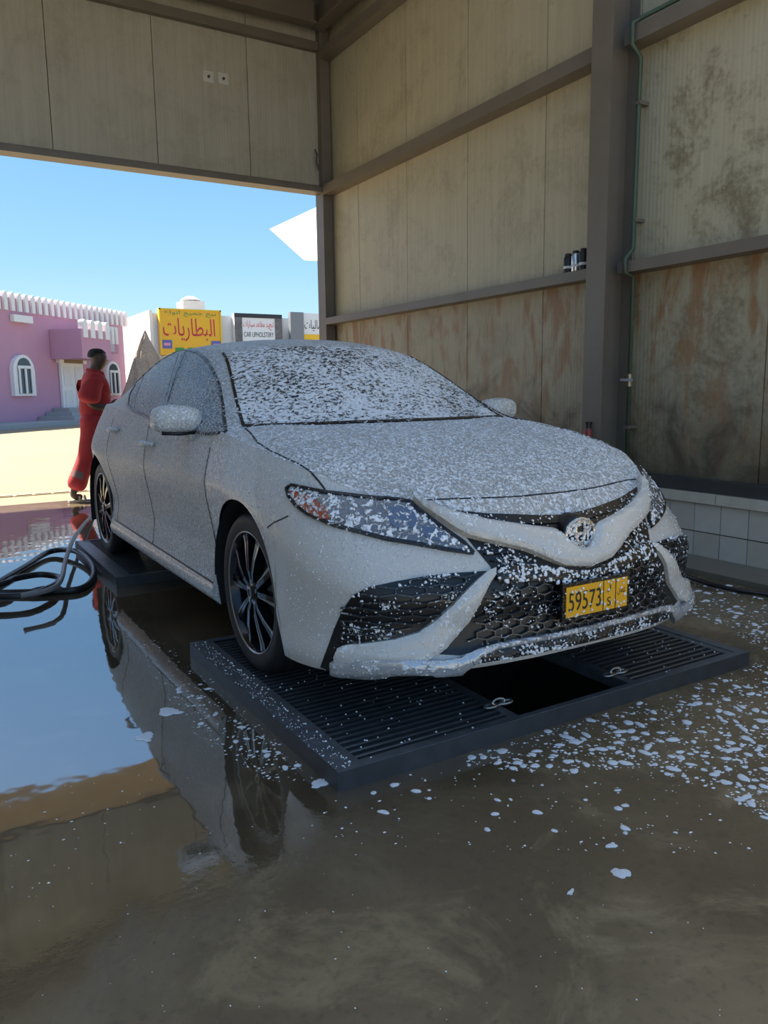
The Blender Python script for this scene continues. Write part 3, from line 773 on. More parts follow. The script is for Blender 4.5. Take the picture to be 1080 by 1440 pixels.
def patch(poly, lift, off, name, mat, parent, sides=(-1,), st=7.0, depth=.012, crown=0.0, smooth=True, separate=True, clampx=True):
    """a thick panel laid on the hull: polygon in lift coordinates"""
    bd = dens(poly, st); nb = len(bd)
    xs_ = [p[0] for p in bd]; ys_ = [p[1] for p in bd]
    inner = []
    y = min(ys_)+st*.5; row = 0
    while y < max(ys_):
        x = min(xs_)+(st*.5 if row % 2 else 0)
        while x < max(xs_):
            if inside(bd, x, y) and min((x-a)**2+(y-b)**2 for a, b in bd) > (st*.55)**2: inner.append((x, y))
            x += st
        y += st*.87; row += 1
    pts = [Vector(p) for p in bd+inner]
    r = delaunay_2d_cdt(pts, [(i, (i+1) % nb) for i in range(nb)], [], 1, 1e-5)
    V2, E2, F2 = r[0], r[1], r[2]
    top = []; bot = []
    for p in V2:
        P, N = lift(p[0], p[1])
        e = off
        if crown:
            dmin = min(math.hypot(p[0]-a, p[1]-b) for a, b in bd); e += crown*min(1, dmin/(st*1.6))**.5
        t_, b_ = P+N*e, P-N*depth
        if clampx:
            for q in (t_, b_):
                if q.x > 0: q.x = 0
        top.append(t_); bot.append(b_)
    cnt = {}
    for f in F2:
        for a, b in zip(f, list(f[1:])+[f[0]]): cnt[(a, b)] = 1
    rim = [(a, b) for (a, b) in cnt if (b, a) not in cnt]
    n = len(V2); objs = []; acc = MB()
    for s in sides:
        vv = [((q.x if s < 0 else -q.x), q.y, q.z) for q in top+bot]
        ff = [tuple(f) for f in F2]+[(a, b, n+b, n+a) for a, b in rim]
        if separate: 
            o = MB().add(vv, ff).build(name, mat, parent, smooth, fix=False, sharp=50); fixn(o); objs.append(o)
        else: acc.add(vv, ff)
    if not separate: o = acc.build(name, mat, parent, smooth, fix=False, sharp=50); fixn(o); objs.append(o)
    return objs
def fixn(o):
    me = o.data; bm = bmesh.new(); bm.from_mesh(me)
    bmesh.ops.recalc_face_normals(bm, faces=bm.faces)
    bm.normal_update()
    big = sum((f.normal.dot(Vector((0, -.3, .15))+Vector((f.calc_center_median().x, 0, 0))*.8) * f.calc_area() for f in bm.faces if True), 0)
    bm.to_mesh(me); bm.free()
def ribbon(pts, lift, width, off, name, mat, parent, sides=(-1,), st=6, tube=False):
    pts = dens(pts, st, False); PN = [lift(*p) for p in pts]; objs = []
    for s in sides:
        m = MB(); vv = []
        for i, (P, N) in enumerate(PN):
            t = (PN[min(i+1, len(PN)-1)][0]-PN[max(i-1, 0)][0]).normalized(); b = t.cross(N).normalized()
            for k, h in ((-1, -.006), (-1, off), (1, off), (1, -.006)):
                q = P+b*k*width/2+N*h; vv.append((q.x if s < 0 else -q.x, q.y, q.z))
        m.add(vv, [(i*4+a, i*4+a+1, i*4+a+5, i*4+a+4) for i in range(len(PN)-1) for a in range(3)])
        objs.append(m.build(name, mat, parent))
    return objs

# --- finishes
PAINT = (.60, .575, .53)
M_HOOD = foamy('foam_on_hood', PAINT, .58, 70, .3, stretch=(1.0, .8, 1), bumpd=.010, soft=.13, patch=.06)
M_ROOF = foamy('foam_on_roof', PAINT, .60, 75, .3, bumpd=.009, soft=.13, patch=.06)
M_SIDE = foamy('foam_on_doors', PAINT, .48, 110, .22, bumpd=.006, soft=.16, patch=.05, stretch=(1, 1, .75))
M_FEND = foamy('sudsy_paint', PAINT, .46, 90, .22, bumpd=.0035, soft=.12, patch=.10, stretch=(1, 1, .8), coat=.3, grad=((1, .25, -.55, .16), (2, .70, .45, .07)))
M_BUMP = M_FEND
M_BARP = foamy('sudsy_bar_paint', PAINT, .18, 60, .22, bumpd=.0018, soft=.07, patch=.15, coat=.4)
M_WS = foamy('foam_on_windshield', (.012, .014, .016), .66, 66, .06, stretch=(.72, 1, 1), bumpd=.014, soft=.07, patch=.16, pscale=3.2)
M_GLS = foamy('foam_on_side_glass', (.012, .014, .016), .50, 130, .08, bumpd=.006, soft=.14, patch=.06)
M_BLK = plain('gloss_black_trim', (.008, .008, .009), .38, 0, .3, 20)
M_BLKF = foamy('foam_flecked_black', (.010, .010, .011), .16, 42, .18, bumpd=.006, soft=.04, patch=.16, stretch=(.7, 1, 1), pscale=5)
M_GAP = plain('gap_shade_black', (.02, .02, .02), .6)  # painted shade for the car's shut gaps
M_UND = plain('underbody_black', (.010, .010, .010), .8)
M_RUB = plain('tyre_rubber', (.011, .011, .012), .6, 0, .3, 40)
M_RIMB = plain('rim_gloss_black', (.012, .012, .014), .15, .3)
M_RIMS = plain('rim_machined', (.36, .36, .36), .28, .9, .2)
M_LIP = foamy('sudsy_silver_lip', (.52, .53, .54), .22, 60, .22, bumpd=.0018, soft=.07, patch=.16, metal=.5)

# --- body panels from the wall grid
def wall_part(name, sel, mat, skip=None):
    na, nb = WG.shape[:2]
    fs = [f for i in range(na-1) for k, f in [(k, (i*nb+k, i*nb+k+1, (i+1)*nb+k+1, (i+1)*nb+k)) for k in range(nb-1)] if sel(i, k)]
    used = sorted({i for f in fs for i in f}); mp = {q: i for i, q in enumerate(used)}
    flat = WG.reshape(-1, 3)
    for s in (-1, 1):
        m = MB(); m.add([L2(flat[q], s) for q in used], [tuple(mp[i] for i in f) for f in fs])
        m.build(name, mat, car, True, sharp=48)
def ucol(i): return crow((CJ[i]+CJ[i+1])/2)[1]
def wmid(i, k): return (WG[i][k][2]+WG[i+1][k+1][2])/2
def cls(i, k):
    u = ucol(i); w = wmid(i, k)
    if u > .33: return 'bumper'
    if u > -.385: return 'fender'
    if w < .30 and -2.45 < u: return 'sill'
    if u > -1.42: return 'door_f'
    if u > -2.40: return 'door_r'
    return 'quarter' if u > -3.45 else 'rear'
CL = {(i, k): cls(i, k) for i in range(WG.shape[0]-1) for k in range(NL)}
for nm, key, mat in (('front_bumper', 'bumper', M_BUMP), ('fender', 'fender', M_FEND), ('sill', 'sill', M_FEND), ('front_door', 'door_f', M_SIDE), ('rear_door', 'door_r', M_SIDE), ('quarter_panel', 'quarter', M_SIDE), ('rear_bumper', 'rear', M_SIDE)):
    wall_part(nm, lambda i, k, key=key: CL[(i, k)] == key, mat)
def sym_grid(Gd, name, mat, sel=None):
    na, nb = Gd.shape[:2]; m = MB(); flat = Gd.reshape(-1, 3)
    fs = grid_faces(na, nb, sel); used = sorted({i for f in fs for i in f}); mp = {q: i for i, q in enumerate(used)}
    for s in (-1, 1): m.add([L2(flat[q], s) for q in used], [tuple(mp[i] for i in f) for f in fs])
    me_ = m.build(name, mat, car, True, fix=False)
    bm = bmesh.new(); bm.from_mesh(me_.data); bmesh.ops.remove_doubles(bm, verts=bm.verts, dist=.0008); bmesh.ops.recalc_face_normals(bm, faces=bm.faces); bm.to_mesh(me_.data); bm.free()
    me_.data.polygons.foreach_set('use_smooth', [True]*len(me_.data.polygons))
    return me_
sym_grid(HG, 'hood', M_HOOD)
iw = lambda u: int(np.argmin(np.abs(gs-u)))
I0, I1, I2, I3 = iw(-.37), iw(-1.05), iw(-2.36), iw(-3.08)
sym_grid(GG, 'roof', M_ROOF, lambda i, k: k >= NS and I1 <= i < I2)
sym_grid(GG, 'windshield', M_WS, lambda i, k: k >= NS and i < I1)
sym_grid(GG, 'rear_window', M_WS, lambda i, k: k >= NS and I2 <= i)
for s in (-1, 1):
    m = MB(); m.add([L2(p, s) for p in GG[:, :NS+1].reshape(-1, 3)], grid_faces(len(gs), NS+1))
    m.build('pillar_panel', M_ROOF, car, True)
sym_grid(BG, 'boot_lid', M_ROOF)
# underbody, wheel housings
m = MB(); m.box(-.74, .74, -.60, 3.6, .20, .32); m.box(-.55, .55, -.80, 3.7, .26, .60); m.box(-.78, .78, .45, 2.40, .28, .90); m.build('underbody', M_UND, car)
for s in (-1, 1):
    for y0 in (0, WB):
        m = MB(); n = 20; vv = []
        for i in range(n+1):
            a = PI*i/n
            for x in (.885, .58): vv.append((s*x, y0-AR_*1.0*math.cos(a), TR+AR_*1.0*math.sin(a)))
        b = len(vv); vv += [(s*.58, y0, TR)]
        fs = [(2*i, 2*i+1, 2*i+3, 2*i+2) for i in range(n)]+[(2*i+1, 2*i+3, b) for i in range(n)]
        k = len(vv); vv += [(s*.885, y0-AR_, .2), (s*.58, y0-AR_, .2), (s*.885, y0+AR_, .2), (s*.58, y0+AR_, .2)]
        fs += [(0, 1, k+1, k), (2*n, 2*n+1, k+3, k+2), (1, b, k+1), (2*n+1, b, k+3), (b, k+1, k+3)]
        m.add(vv, fs).build('wheel_housing', M_UND, car, fix=False)

# --- wheels
def make_wheel():
    W = .225; R = TR
    prof = [(.245, .0), (.262, .004), (.285, .008), (.305, .004), (.322, -.012), (.332, -.035), (.3335, -.06), (.3335, -W+.06), (.332, -W+.035), (.322, -W+.012), (.30, -W), (.25, -W)]
    ty = MB().lathe([(r, -h) for r, h in prof], 64, 'x', caps=False)
    for k in range(4):                         # tread grooves are dark rings set into the crown
        h = .045+.045*k
        ty.lathe([(.3330, h), (.3348, h+.004), (.3348, h+.036), (.3330, h+.040)], 64, 'x', caps=False)
    o = ty.build('tyre', M_RUB, None, True, sharp=40)
    rim = MB().lathe([(.232, .20), (.225, .06), (.232, .022), (.243, .004), (.247, -.003), (.251, .000), (.251, .03)], 64, 'x', caps=False)
    ro = rim.build('rim', M_RIMB, o, True, sharp=30)
    MB().lathe([(.2435, .000), (.2465, -.0035), (.2490, -.0045), (.2505, -.0025)], 64, 'x', caps=False).build('rim_flange', M_RIMS, o, True)
    MB().lathe([(.0, .10), (.14, .10), (.165, .098), (.17, .14)], 32, 'x', caps=False).build('brake_disc', plain('brake_steel', (.10, .10, .10), .4, .7), o, True)
    # ten spokes in five pairs
    for k in range(10):
        a0 = 2*PI*(k//2)/5+(.20 if k % 2 else -.20)+PI/2
        lean = .10 if k % 2 else -.10
        def pt(r, da, x): a = a0+da; return (x, r*math.cos(a), r*math.sin(a))
        m = MB(); rs_ = [.045, .09, .15, .21, .238]; wd = [.24, .14, .105, .105, .12]; xs_ = [.004, .000, .004, .012, .012]; vv = []
        for r, w, x in zip(rs_, wd, xs_):
            c = lean*(r-.04)/.2
            for da, dx in ((-w, .045), (-w*.9, 0), (w*.9, 0), (w, .045)): vv.append(pt(r, c+da, x+dx))
        m.add(vv, [(i*4+a, i*4+a+1, i*4+a+5, i*4+a+4) for i in range(4) for a in range(3)], 0)
        vv = []
        for r, w, x in zip(rs_[1:], wd[1:], xs_[1:]):
            c = lean*(r-.04)/.2; sg = 1 if k % 2 else -1
            w2 = .75*w*(r/.238)
            vv += [pt(r, c+sg*w*.85, x-.0015), pt(r, c+sg*(w*.85-w2), x-.0015)]
        m.add(vv, [(2*i, 2*i+1, 2*i+3, 2*i+2) for i in range(3)], 1)
        m.build('spoke', [M_RIMB, M_RIMS], o)
    MB().lathe([(.0, -.006), (.024, -.005), (.030, .002), (.055, .008), (.06, .04)], 24, 'x', caps=False).build('centre_cap', M_RIMB, o, True, sharp=30)
    MB().lathe([(.016, -.0075), (.020, -.0085), (.024, -.0065)], 20, 'x', caps=False).build('cap_ring', M_RIMS, o, True)
    for k in range(5):
        a = 2*PI*k/5+PI/2
        MB().lathe([(.009, .002), (.009, .012)], 6, 'x', o=(0, .045*math.cos(a), .045*math.sin(a))).build('wheel_nut', M_RIMS, o)
    return o
w0 = make_wheel(); w0.parent = car
def copy_tree(o, parent):
    c = o.copy(); COL.objects.link(c); c.parent = parent
    for ch in list(o.children): copy_tree(ch, c)
    return c
WHX = .865
w0.location = (-WHX, 0, TR)
for (x, y) in ((-WHX, WB), (WHX, 0), (WHX, WB)):
    c = copy_tree(w0, car); c.location = (x, y, TR); c.rotation_euler = (.35 if x < 0 else 0, 0, PI if x > 0 else 0)

# --- details laid on the body (outlines of the car's right half, mirrored to the left)
c1 = lambda P: [(560+x/2.4545, 640+y/2.4545) for x, y in P]
c2 = lambda P: [(380+x/3.176, 640+y/3.176) for x, y in P]
c3 = lambda P: [(100+x/2.824, 470+y/2.824) for x, y in P]
BOTH = (-1, 1)
def lift_side(y, z): return hit((-3, y, z), (1, 0, 0))
# side glass
DOORG = c3([(455, 70), (490, 74), (520, 92), (552, 135), (580, 200), (597, 280), (608, 386), (540, 392), (440, 372), (375, 348), (384, 280), (420, 160), (443, 85)])
REARG = c3([(428, 74), (390, 80), (350, 98), (318, 125), (288, 190), (264, 250), (258, 303), (300, 322), (360, 343), (366, 290), (400, 165)])
QUARG = c3([(306, 132), (272, 180), (243, 240), (240, 282), (252, 298), (258, 248), (282, 185)])
for nm, pg in (('front_door_glass', DOORG), ('rear_door_glass', REARG), ('quarter_glass', QUARG)):
    patch(pg, lift_px, .0035, nm, M_GLS, car, BOTH, 5, .004)
M_TRIM = foamy('foam_flecked_trim', (.02, .02, .022), .30, 110, .2, bumpd=.003, soft=.06)
ribbon(c3([(228, 280), (233, 240), (262, 190), (300, 138), (350, 93), (400, 73), (455, 63), (500, 72), (535, 98), (563, 140), (590, 200), (604, 280), (616, 388)]), lift_px, .012, .006, 'window_trim', M_TRIM, car, BOTH, 5)
ribbon(c3([(228, 280), (244, 304), (300, 328), (375, 352), (440, 376), (540, 396), (616, 390)]), lift_px, .012, .006, 'belt_trim', M_TRIM, car, BOTH, 5)
ribbon(c3([(448, 76), (410, 170), (376, 285), (368, 345)]), lift_px, .030, .005, 'door_pillar_trim', M_TRIM, car, BOTH, 5)
# windshield border
def wsp(s, u): return
A_edge = [(-gsm(u, GR_V), -u) for u in np.linspace(-.37, -1.04, 16)]
ribbon(A_edge, lift_top, .014, .004, 'windshield_seal', M_BLKF, car, BOTH, .04)
base = [(x, -(-.37+.15*(1-(x/.73)**2))) for x in np.linspace(-.73, .73, 30)]
ribbon(base, lift_top, .022, .006, 'cowl_strip', M_BLKF, car, (-1,), .05)
# shut lines: dark strips laid on the body, painted shade instead of cut gaps
ribbon(c3([(690, 372), (712, 392), (740, 430), (790, 462), (850, 490), (905, 516), (950, 545), (985, 585), (1005, 612), (1017, 634)]), lift_px, .007, .0015, 'hood_gap_shade', M_GAP, car, BOTH, 4)
ribbon(c2([(635, 210), (720, 199), (860, 194), (1000, 190)])+c1([(430, 142), (520, 133), (618, 121)]), lift_px, .006, .0015, 'hood_gap_shade', M_GAP, car, BOTH, 4)
ribbon([(375.6, 742), (385, 735), (405.6, 725.6)], lift_px, .005, .0012, 'bumper_gap_shade', M_GAP, car, BOTH, 4)
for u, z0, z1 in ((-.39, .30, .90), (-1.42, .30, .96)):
    ribbon([(-u, z0), (-u, z1)], lift_side, .007, .0015, 'door_gap_shade', M_GAP, car, BOTH, .03)
ribbon([(.39, .297), (2.36, .315)], lift_side, .008, .0015, 'door_gap_shade', M_GAP, car, BOTH, .06)
ribbon([(2.40-.10, .32), (2.30, .5), (2.36, .72), (2.44, .98)], lift_side, .007, .0015, 'door_gap_shade', M_GAP, car, BOTH, .03)
# door handles
for px, py in ((212, 624), (164, 604)):
    P, N = lift_px(px, py)
    for s in BOTH:
        m = MB(); pts = []; rr_ = []
        for k in range(11):
            q = k/10; pts.append(((P.x-.012-.030*math.sin(PI*q)**.5)*(1 if s < 0 else -1), P.y-.11+.22*q, P.z+.002)); rr_.append(.010+.008*math.sin(PI*q))
        m.tube(pts, rr_, 10).build('door_handle', M_FEND, car, True)
# door mirrors
def mirror(s):
    m = MB(); na, nb = 22, 28; vv = []
    for i in range(na+1):
        a = PI*i/na
        for j in range(nb):
            b = 2*PI*j/nb; sg = lambda x, e: math.copysign(abs(x)**e, x)
            x = -.115*sg(math.cos(a), .8); r = max(0, math.sin(a))**.62
            y = .078*r*sg(math.cos(b), .85); z = .062*r*sg(math.sin(b), .8)
            y = min(y, .042); z += .012*(-x/.115)*0+(.010 if z > 0 else 0)*(1 if x < 0 else .6)
            vv.append((s*(.938-x), .665+y+.03*x, 1.012+z))
    fs = [(i*nb+j, i*nb+(j+1) % nb, (i+1)*nb+(j+1) % nb, (i+1)*nb+j) for i in range(na) for j in range(nb)]
    m.add(vv, fs); o = m.build('door_mirror', M_FEND, car, True, fix=True)
    MB().tube([(s*.83, .66, .925), (s*.86, .655, .95), (s*.90, .65, .972), (s*.94, .655, .985)], [.045, .036, .028, .03], 12).build('mirror_stalk', M_FEND, o, True)
    MB().tube([(s*.87, .62, .956), (s*.94, .605, .952), (s*1.02, .62, .957)], .008, 8).build('mirror_trim', M_BLK, o, True)
for s in BOTH: mirror(s)

# front end
GRILLE = c1([(640, 206), (480, 208), (300, 202), (130, 186), (185, 240), (240, 290), (285, 345), (318, 385), (327, 415)])+c2([(960, 590), (930, 650), (870, 750), (800, 830), (757, 890), (850, 895)])+c1([(330, 655), (450, 632), (560, 612), (640, 594), (700, 575)])
patch(GRILLE, lift_px, .004, 'grille_backing', M_BLK, car, BOTH, 7, .004, separate=False)
FOG = c2([(965, 518), (820, 527), (700, 540), (560, 565), (440, 590), (370, 625), (325, 690), (290, 770), (258, 860), (226, 945), (278, 968), (288, 905), (315, 855), (345, 842), (450, 832), (560, 815), (660, 785), (740, 722), (820, 650), (890, 582), (935, 542)])
patch(FOG, lift_px, .004, 'corner_grille', M_BLK, car, BOTH, 6, .004)
FANG = c2([(1000, 505), (968, 518), (935, 545), (890, 585), (820, 653), (740, 725), (660, 788), (560, 818), (450, 835), (345, 845), (316, 858), (295, 905), (300, 920), (500, 922), (690, 918), (760, 886), (800, 834), (870, 752), (930, 652), (972, 575), (1000, 535)])
patch(FANG, lift_px, .020, 'bumper_fin', M_BARP, car, BOTH, 5, .006, crown=.010)
BAR = c1([(48, 160), (140, 194), (300, 234), (440, 254), (520, 263), (552, 280), (580, 308), (612, 328), (660, 330), (660, 387), (612, 387), (560, 385), (500, 361), (430, 332), (330, 310), (240, 288), (190, 262), (120, 214), (70, 180)])
patch(BAR, lift_px, .030, 'grille_bar', M_BARP, car, BOTH, 5, .006, crown=.016, separate=False)
LIPP = c2([(285, 916), (400, 917), (600, 916), (690, 914)])+c1([(150, 706), (200, 698), (240, 688), (280, 666), (330, 650), (380, 636), (450, 625), (560, 605), (640, 588), (700, 570), (700, 598), (640, 612), (540, 636), (430, 656), (380, 666), (330, 676), (290, 690), (252, 714), (215, 737), (150, 742), (0, 744)])+c2([(450, 974), (280, 968)])
patch(LIPP, lift_px, .026, 'front_lip', M_LIP, car, BOTH, 5, .006, crown=.010, separate=False)
UNDL = c1([(700, 598), (640, 614), (540, 638), (430, 658), (380, 668), (330, 678), (290, 694), (262, 716), (300, 712), (400, 695), (540, 668), (640, 645), (700, 630)])
patch(UNDL, lift_px, .008, 'lower_valance', M_BLKF, car, BOTH, 6, .006, separate=False)
BEAM = c1([(333, 405), (350, 388), (420, 384), (480, 386), (545, 394), (612, 400), (660, 398), (660, 430), (612, 436), (540, 440), (440, 438), (360, 440), (332, 432)])
patch(BEAM, lift_px, .022, 'bumper_beam', M_BLKF, car, BOTH, 6, .006, crown=.008, separate=False)
HL = c2([(78, 152), (98, 138), (250, 170), (400, 188), (622, 212), (645, 236), (715, 288), (790, 343), (860, 392), (905, 440), (800, 426), (650, 398), (520, 377), (395, 345), (280, 314), (170, 267), (120, 227), (90, 187)])
M_HLH = foamy('sudsy_headlamp', (.15, .155, .17), .42, 48, .10, bumpd=.005, soft=.06, patch=.14, metal=.4, coat=.8)
M_AMB = foamy('sudsy_amber_lens', (.42, .075, .022), .36, 60, .15, bumpd=.005, soft=.07, patch=.12, coat=.6)
M_LNS = foamy('sudsy_blue_lens', (.11, .14, .20), .36, 50, .06, bumpd=.004, soft=.05, patch=.12, metal=.5, coat=1.0)
for o in patch(HL, lift_px, .006, 'headlight', M_HLH, car, BOTH, 5, .006, crown=.006):
    s = -1 if o.data.vertices[0].co.x < 0 else 1
    patch(c2([(98, 165), (140, 172), (190, 195), (250, 235), (272, 292), (235, 292), (175, 262), (125, 222)]), lift_px, .0145, 'amber_reflector', M_AMB, o, (s,), 5, .002)
    patch(c2([(530, 240), (600, 244), (640, 262), (655, 300), (640, 330), (560, 332), (525, 300)]), lift_px, .0145, 'projector_lens', M_LNS, o, (s,), 5, .002)
    patch(c2([(680, 320), (745, 335), (790, 372), (775, 395), (700, 382), (675, 350)]), lift_px, .0145, 'projector_lens', M_LNS, o, (s,), 5, .002)
    ribbon(c2([(905, 440), (860, 392), (790, 343), (715, 288), (645, 236), (622, 212), (400, 188), (250, 170), (98, 138), (78, 152), (90, 187), (120, 227), (170, 267), (280, 314), (395, 345), (520, 377), (650, 398), (800, 426), (905, 440)]), lift_px, .011, .013, 'lamp_rim', M_BLKF, o, (s,), 5)
# honeycomb mesh in the lower and corner grilles (bars far too fine to pick apart)
LOWG = c2([(990, 600), (960, 650), (905, 760), (880, 850)])+c1([(330, 655), (450, 632), (560, 612), (640, 594), (900, 520), (900, 440), (612, 440), (540, 444), (440, 442), (360, 444)])
FOGM = c2([(935, 530), (700, 548), (560, 574), (450, 600), (385, 635), (345, 700), (322, 770), (312, 845), (345, 838), (450, 826), (560, 808), (655, 778), (735, 715), (815, 643), (885, 577)])
def hexmesh(poly, name, cw, ch):
    m = MB(); seen = set(); zx = np.arange(.16, .72, ch*.75)
    for r, z in enumerate(zx):
        x = -.95+(cw/2 if r % 2 else 0)
        while x < cw/2:
            cs = [(x, z+ch/2), (x+cw/2, z+ch/4), (x+cw/2, z-ch/4), (x, z-ch/2), (x-cw/2, z-ch/4), (x-cw/2, z+ch/4)]
            for a, b in zip(cs, cs[1:]+cs[:1]):
                k = tuple(sorted([(round(a[0], 4), round(a[1], 4)), (round(b[0], 4), round(b[1], 4))]))
                if k in seen: continue
                seen.add(k)
                mx, mz = (a[0]+b[0])/2, (a[1]+b[1])/2
                if mx > .001: continue
                P, N = lift_front(mx, mz)
                q = proj(np.array(P)+CAR)
                if not inside(poly, q[0], q[1]): continue
                (Pa, Na), (Pb, Nb) = lift_front(*a), lift_front(*b)
                if (Pa-Pb).length > .12: continue
                for s in BOTH:
                    f = lambda v: Vector((v.x if s < 0 else -v.x, v.y, v.z))
                    m.bar(f(Pa+N*.013), f(Pb+N*.013), .0045, .008, f(N))
            x += cw
    return stuff(m.build(name, foamy('mesh_'+name, (.035, .036, .038), .12, 60, .2, bumpd=.001, patch=.12), car))
hexmesh(LOWG, 'grille_mesh', .062, .034)
hexmesh(FOGM, 'corner_grille_mesh', .085, .030)
# slats under the painted bar
UPG = c1([(250, 296), (330, 316), (430, 338), (500, 366), (560, 388), (618, 390), (618, 400), (545, 392), (480, 384), (420, 380), (350, 384), (320, 380), (290, 345)])
UPG2 = c1([(150, 194), (300, 205), (480, 211), (640, 212), (640, 330), (580, 308), (520, 263), (440, 254), (300, 234)])
def slats(poly, zs, name):
    for z in zs:
        run = []
        for x in np.linspace(-.62, .0, 45):
            P, N = lift_front(x, z+.10*(x/.6)**2*(1 if z > .6 else .25)); q = proj(np.array(P)+CAR)
            if inside(poly, q[0], q[1]): run.append((P, N))
            elif len(run) > 3: break
            else: run = []
        if len(run) < 4: continue
        m = MB()
        for s in BOTH: m.tube([((p.x if s < 0 else -p.x), p.y-.010, p.z) for p, n in run], .0045, 6)
        m.build(name, M_BLKF, car)
slats(UPG, np.arange(.50, .66, .022), 'grille_slat')
slats(UPG2, (.645, .668), 'grille_slat')
# emblem: three interlaced rings on a dark disc
P, N = lift_px(811, 746.5)
em = MB().lathe([(.0, -.034), (.055, -.032), (.066, -.022), (.066, .03)], 28, 'y', o=(0, P.y, P.z)).build('emblem', M_BLK, car, True, sharp=40)
def ring(cx, cz, a, b, r=.0065): return [(cx+a*math.cos(2*PI*k/36), P.y-.036, P.z+cz+b*math.sin(2*PI*k/36)) for k in range(36)]
M_CHR = foamy('sudsy_chrome', (.62, .58, .52), .40, 70, .15, bumpd=.003, soft=.06, metal=.9)
for a in ((0, 0, .066, .050), (0, .006, .022, .040), (0, .018, .046, .020)): MB().tube(ring(*a), .0065, 8, True).build('emblem_ring', M_CHR, em, True)
# number plate
PY = YF-1.035
pc = on_y(820, 843, PY)-CAR; pw = .335; phh = .105
pw = float(on_y(864, 838, PY)[0]-on_y(777, 848, PY)[0]); phh = float(on_y(820, 822, PY)[2]-on_y(820, 864, PY)[2])
MY = plain('plate_yellow', (.85, .42, .01), .4, 0, .05)
pf = MB().box(-pw/2-.014, pw/2+.014, .0, .012, -phh/2-.014, phh/2+.012).build('plate_holder', M_BLKF, car, loc=(0, float(pc[1]), float(pc[2])))
npl = MB().box(-pw/2, pw/2, -.004, -.0005, -phh/2, phh/2).build('number_plate', MY, pf)
npl['label'] = 'yellow number plate with black digits'
MK = plain('plate_black', (.015, .015, .015), .5)
def plt(s, x, z, h, w):
    o = lettering(pf, s, x, z, h, w, MK, -.0052); return o
plt('59573', -.205*pw, 0, .62*phh, .52*pw)
plt('\ufead', .19*pw, .22*phh, .26*phh, .06*pw); plt('S', .19*pw, -.22*phh, .30*phh, .06*pw)
plt(AR('\ufecb\ufee4\ufe8e\ufee5'), .40*pw, .08*phh, .30*phh, .14*pw)
m = MB()
for x in (.095, .30): m.box(x*pw-.0012, x*pw+.0012, -.0055, -.0042, -phh/2, phh/2)
m.build('plate_divider', MK, pf)

# --- clots of foam clinging to the front end
FOAM = NT('washing_foam')
FOAM.set('Base Color', (.88, .90, .93)).set('Roughness', .55).set('Subsurface Weight', .2).set('Subsurface Radius', (.01, .01, .01))
FOAM.bump(FOAM.noise(260, 2, .5), .002, .6)
FOAM = FOAM.mat
bm = bmesh.new(); bmesh.ops.create_icosphere(bm, subdivisions=1, radius=1); ICO = [tuple(v.co) for v in bm.verts]; ICOF = [tuple(v.index for v in f.verts) for f in bm.faces]; bm.free()
def clot(m, P, N, r, squash=.55, drip=1.0):
    N = Vector(N); a = N.cross(Vector((0, 0, 1)))
    if a.length < .05: a = Vector((1, 0, 0))
    a.normalize(); b = a.cross(N)
    k = rnd.uniform(0, 6.28); a, b = a*math.cos(k)*1+b*math.sin(k), b*math.cos(k)-a*math.sin(k)
    sx, sy, sz = r*rnd.uniform(.7, 1.5), r*rnd.uniform(.7, 1.1)*drip, r*squash
    m.add([P+a*x*sx*(1+.3*math.sin(3*y))+b*y*sy+N*(z+.35)*sz for x, y, z in ICO], ICOF)
def scatter(poly, n, r0, r1, off, m, clump=True):
    xs_ = [p[0] for p in poly]; ys_ = [p[1] for p in poly]; k = 0
    cen = [(rnd.uniform(min(xs_), max(xs_)), rnd.uniform(min(ys_), max(ys_))) for _ in range(max(6, n//14))]
    tries = 0
    while k < n and tries < n*30:
        tries += 1
        if clump and rnd.random() < .72: c = cen[rnd.randrange(len(cen))]; x, y = rnd.gauss(c[0], 7), rnd.gauss(c[1], 4)
        else: x, y = rnd.uniform(min(xs_), max(xs_)), rnd.uniform(min(ys_), max(ys_))
        if not inside(poly, x, y): continue
        k += 1
        P, N = lift_px(x, y)
        if P.x > 0: continue
        r = r0+(r1-r0)*rnd.random()**2.2
        for s in BOTH:
            if s > 0 and rnd.random() < .12: continue
            f = lambda v: Vector((v.x if s < 0 else -v.x, v.y, v.z))
            clot(m, f(P+N*off)+Vector((0, 0, rnd.gauss(0, .004) if s > 0 else 0)), f(N), r)
fm = MB()
UPPER_G = c1([(640, 206), (480, 208), (300, 202), (130, 186), (240, 290), (318, 385), (327, 440), (640, 440)])
scatter(UPPER_G, 520, .0015, .0065, .010, fm); scatter(BEAM, 260, .002, .009, .026, fm)
scatter(LOWG, 300, .0012, .0055, .014, fm); scatter(FOG, 330, .0015, .006, .010, fm)
scatter(HL, 360, .0018, .007, .010, fm); scatter(LIPP, 150, .0012, .005, .034, fm); scatter(UNDL, 170, .0015, .007, .010, fm)
scatter(FANG, 110, .0012, .004, .028, fm, False); scatter(BAR, 220, .0012, .0045, .044, fm, False)
for _ in range(46):
    e = rnd.random(); q = Vector((rnd.uniform(-.5, .5)*pw*1.05, -.005, rnd.choice((-1, 1))*(phh/2-abs(rnd.gauss(0, .02)))))
    clot(fm, Vector((0, float(pc[1]), float(pc[2])))+q, (0, -1, 0), rnd.uniform(.0025, .007), .4)
for _ in range(60):
    a = rnd.uniform(0, 6.28); r = rnd.uniform(.02, .07)
    clot(fm, Vector((r*math.cos(a), P.y-.036, P.z+.8*r*math.sin(a))), (0, -1, 0), rnd.uniform(.003, .009), .6)
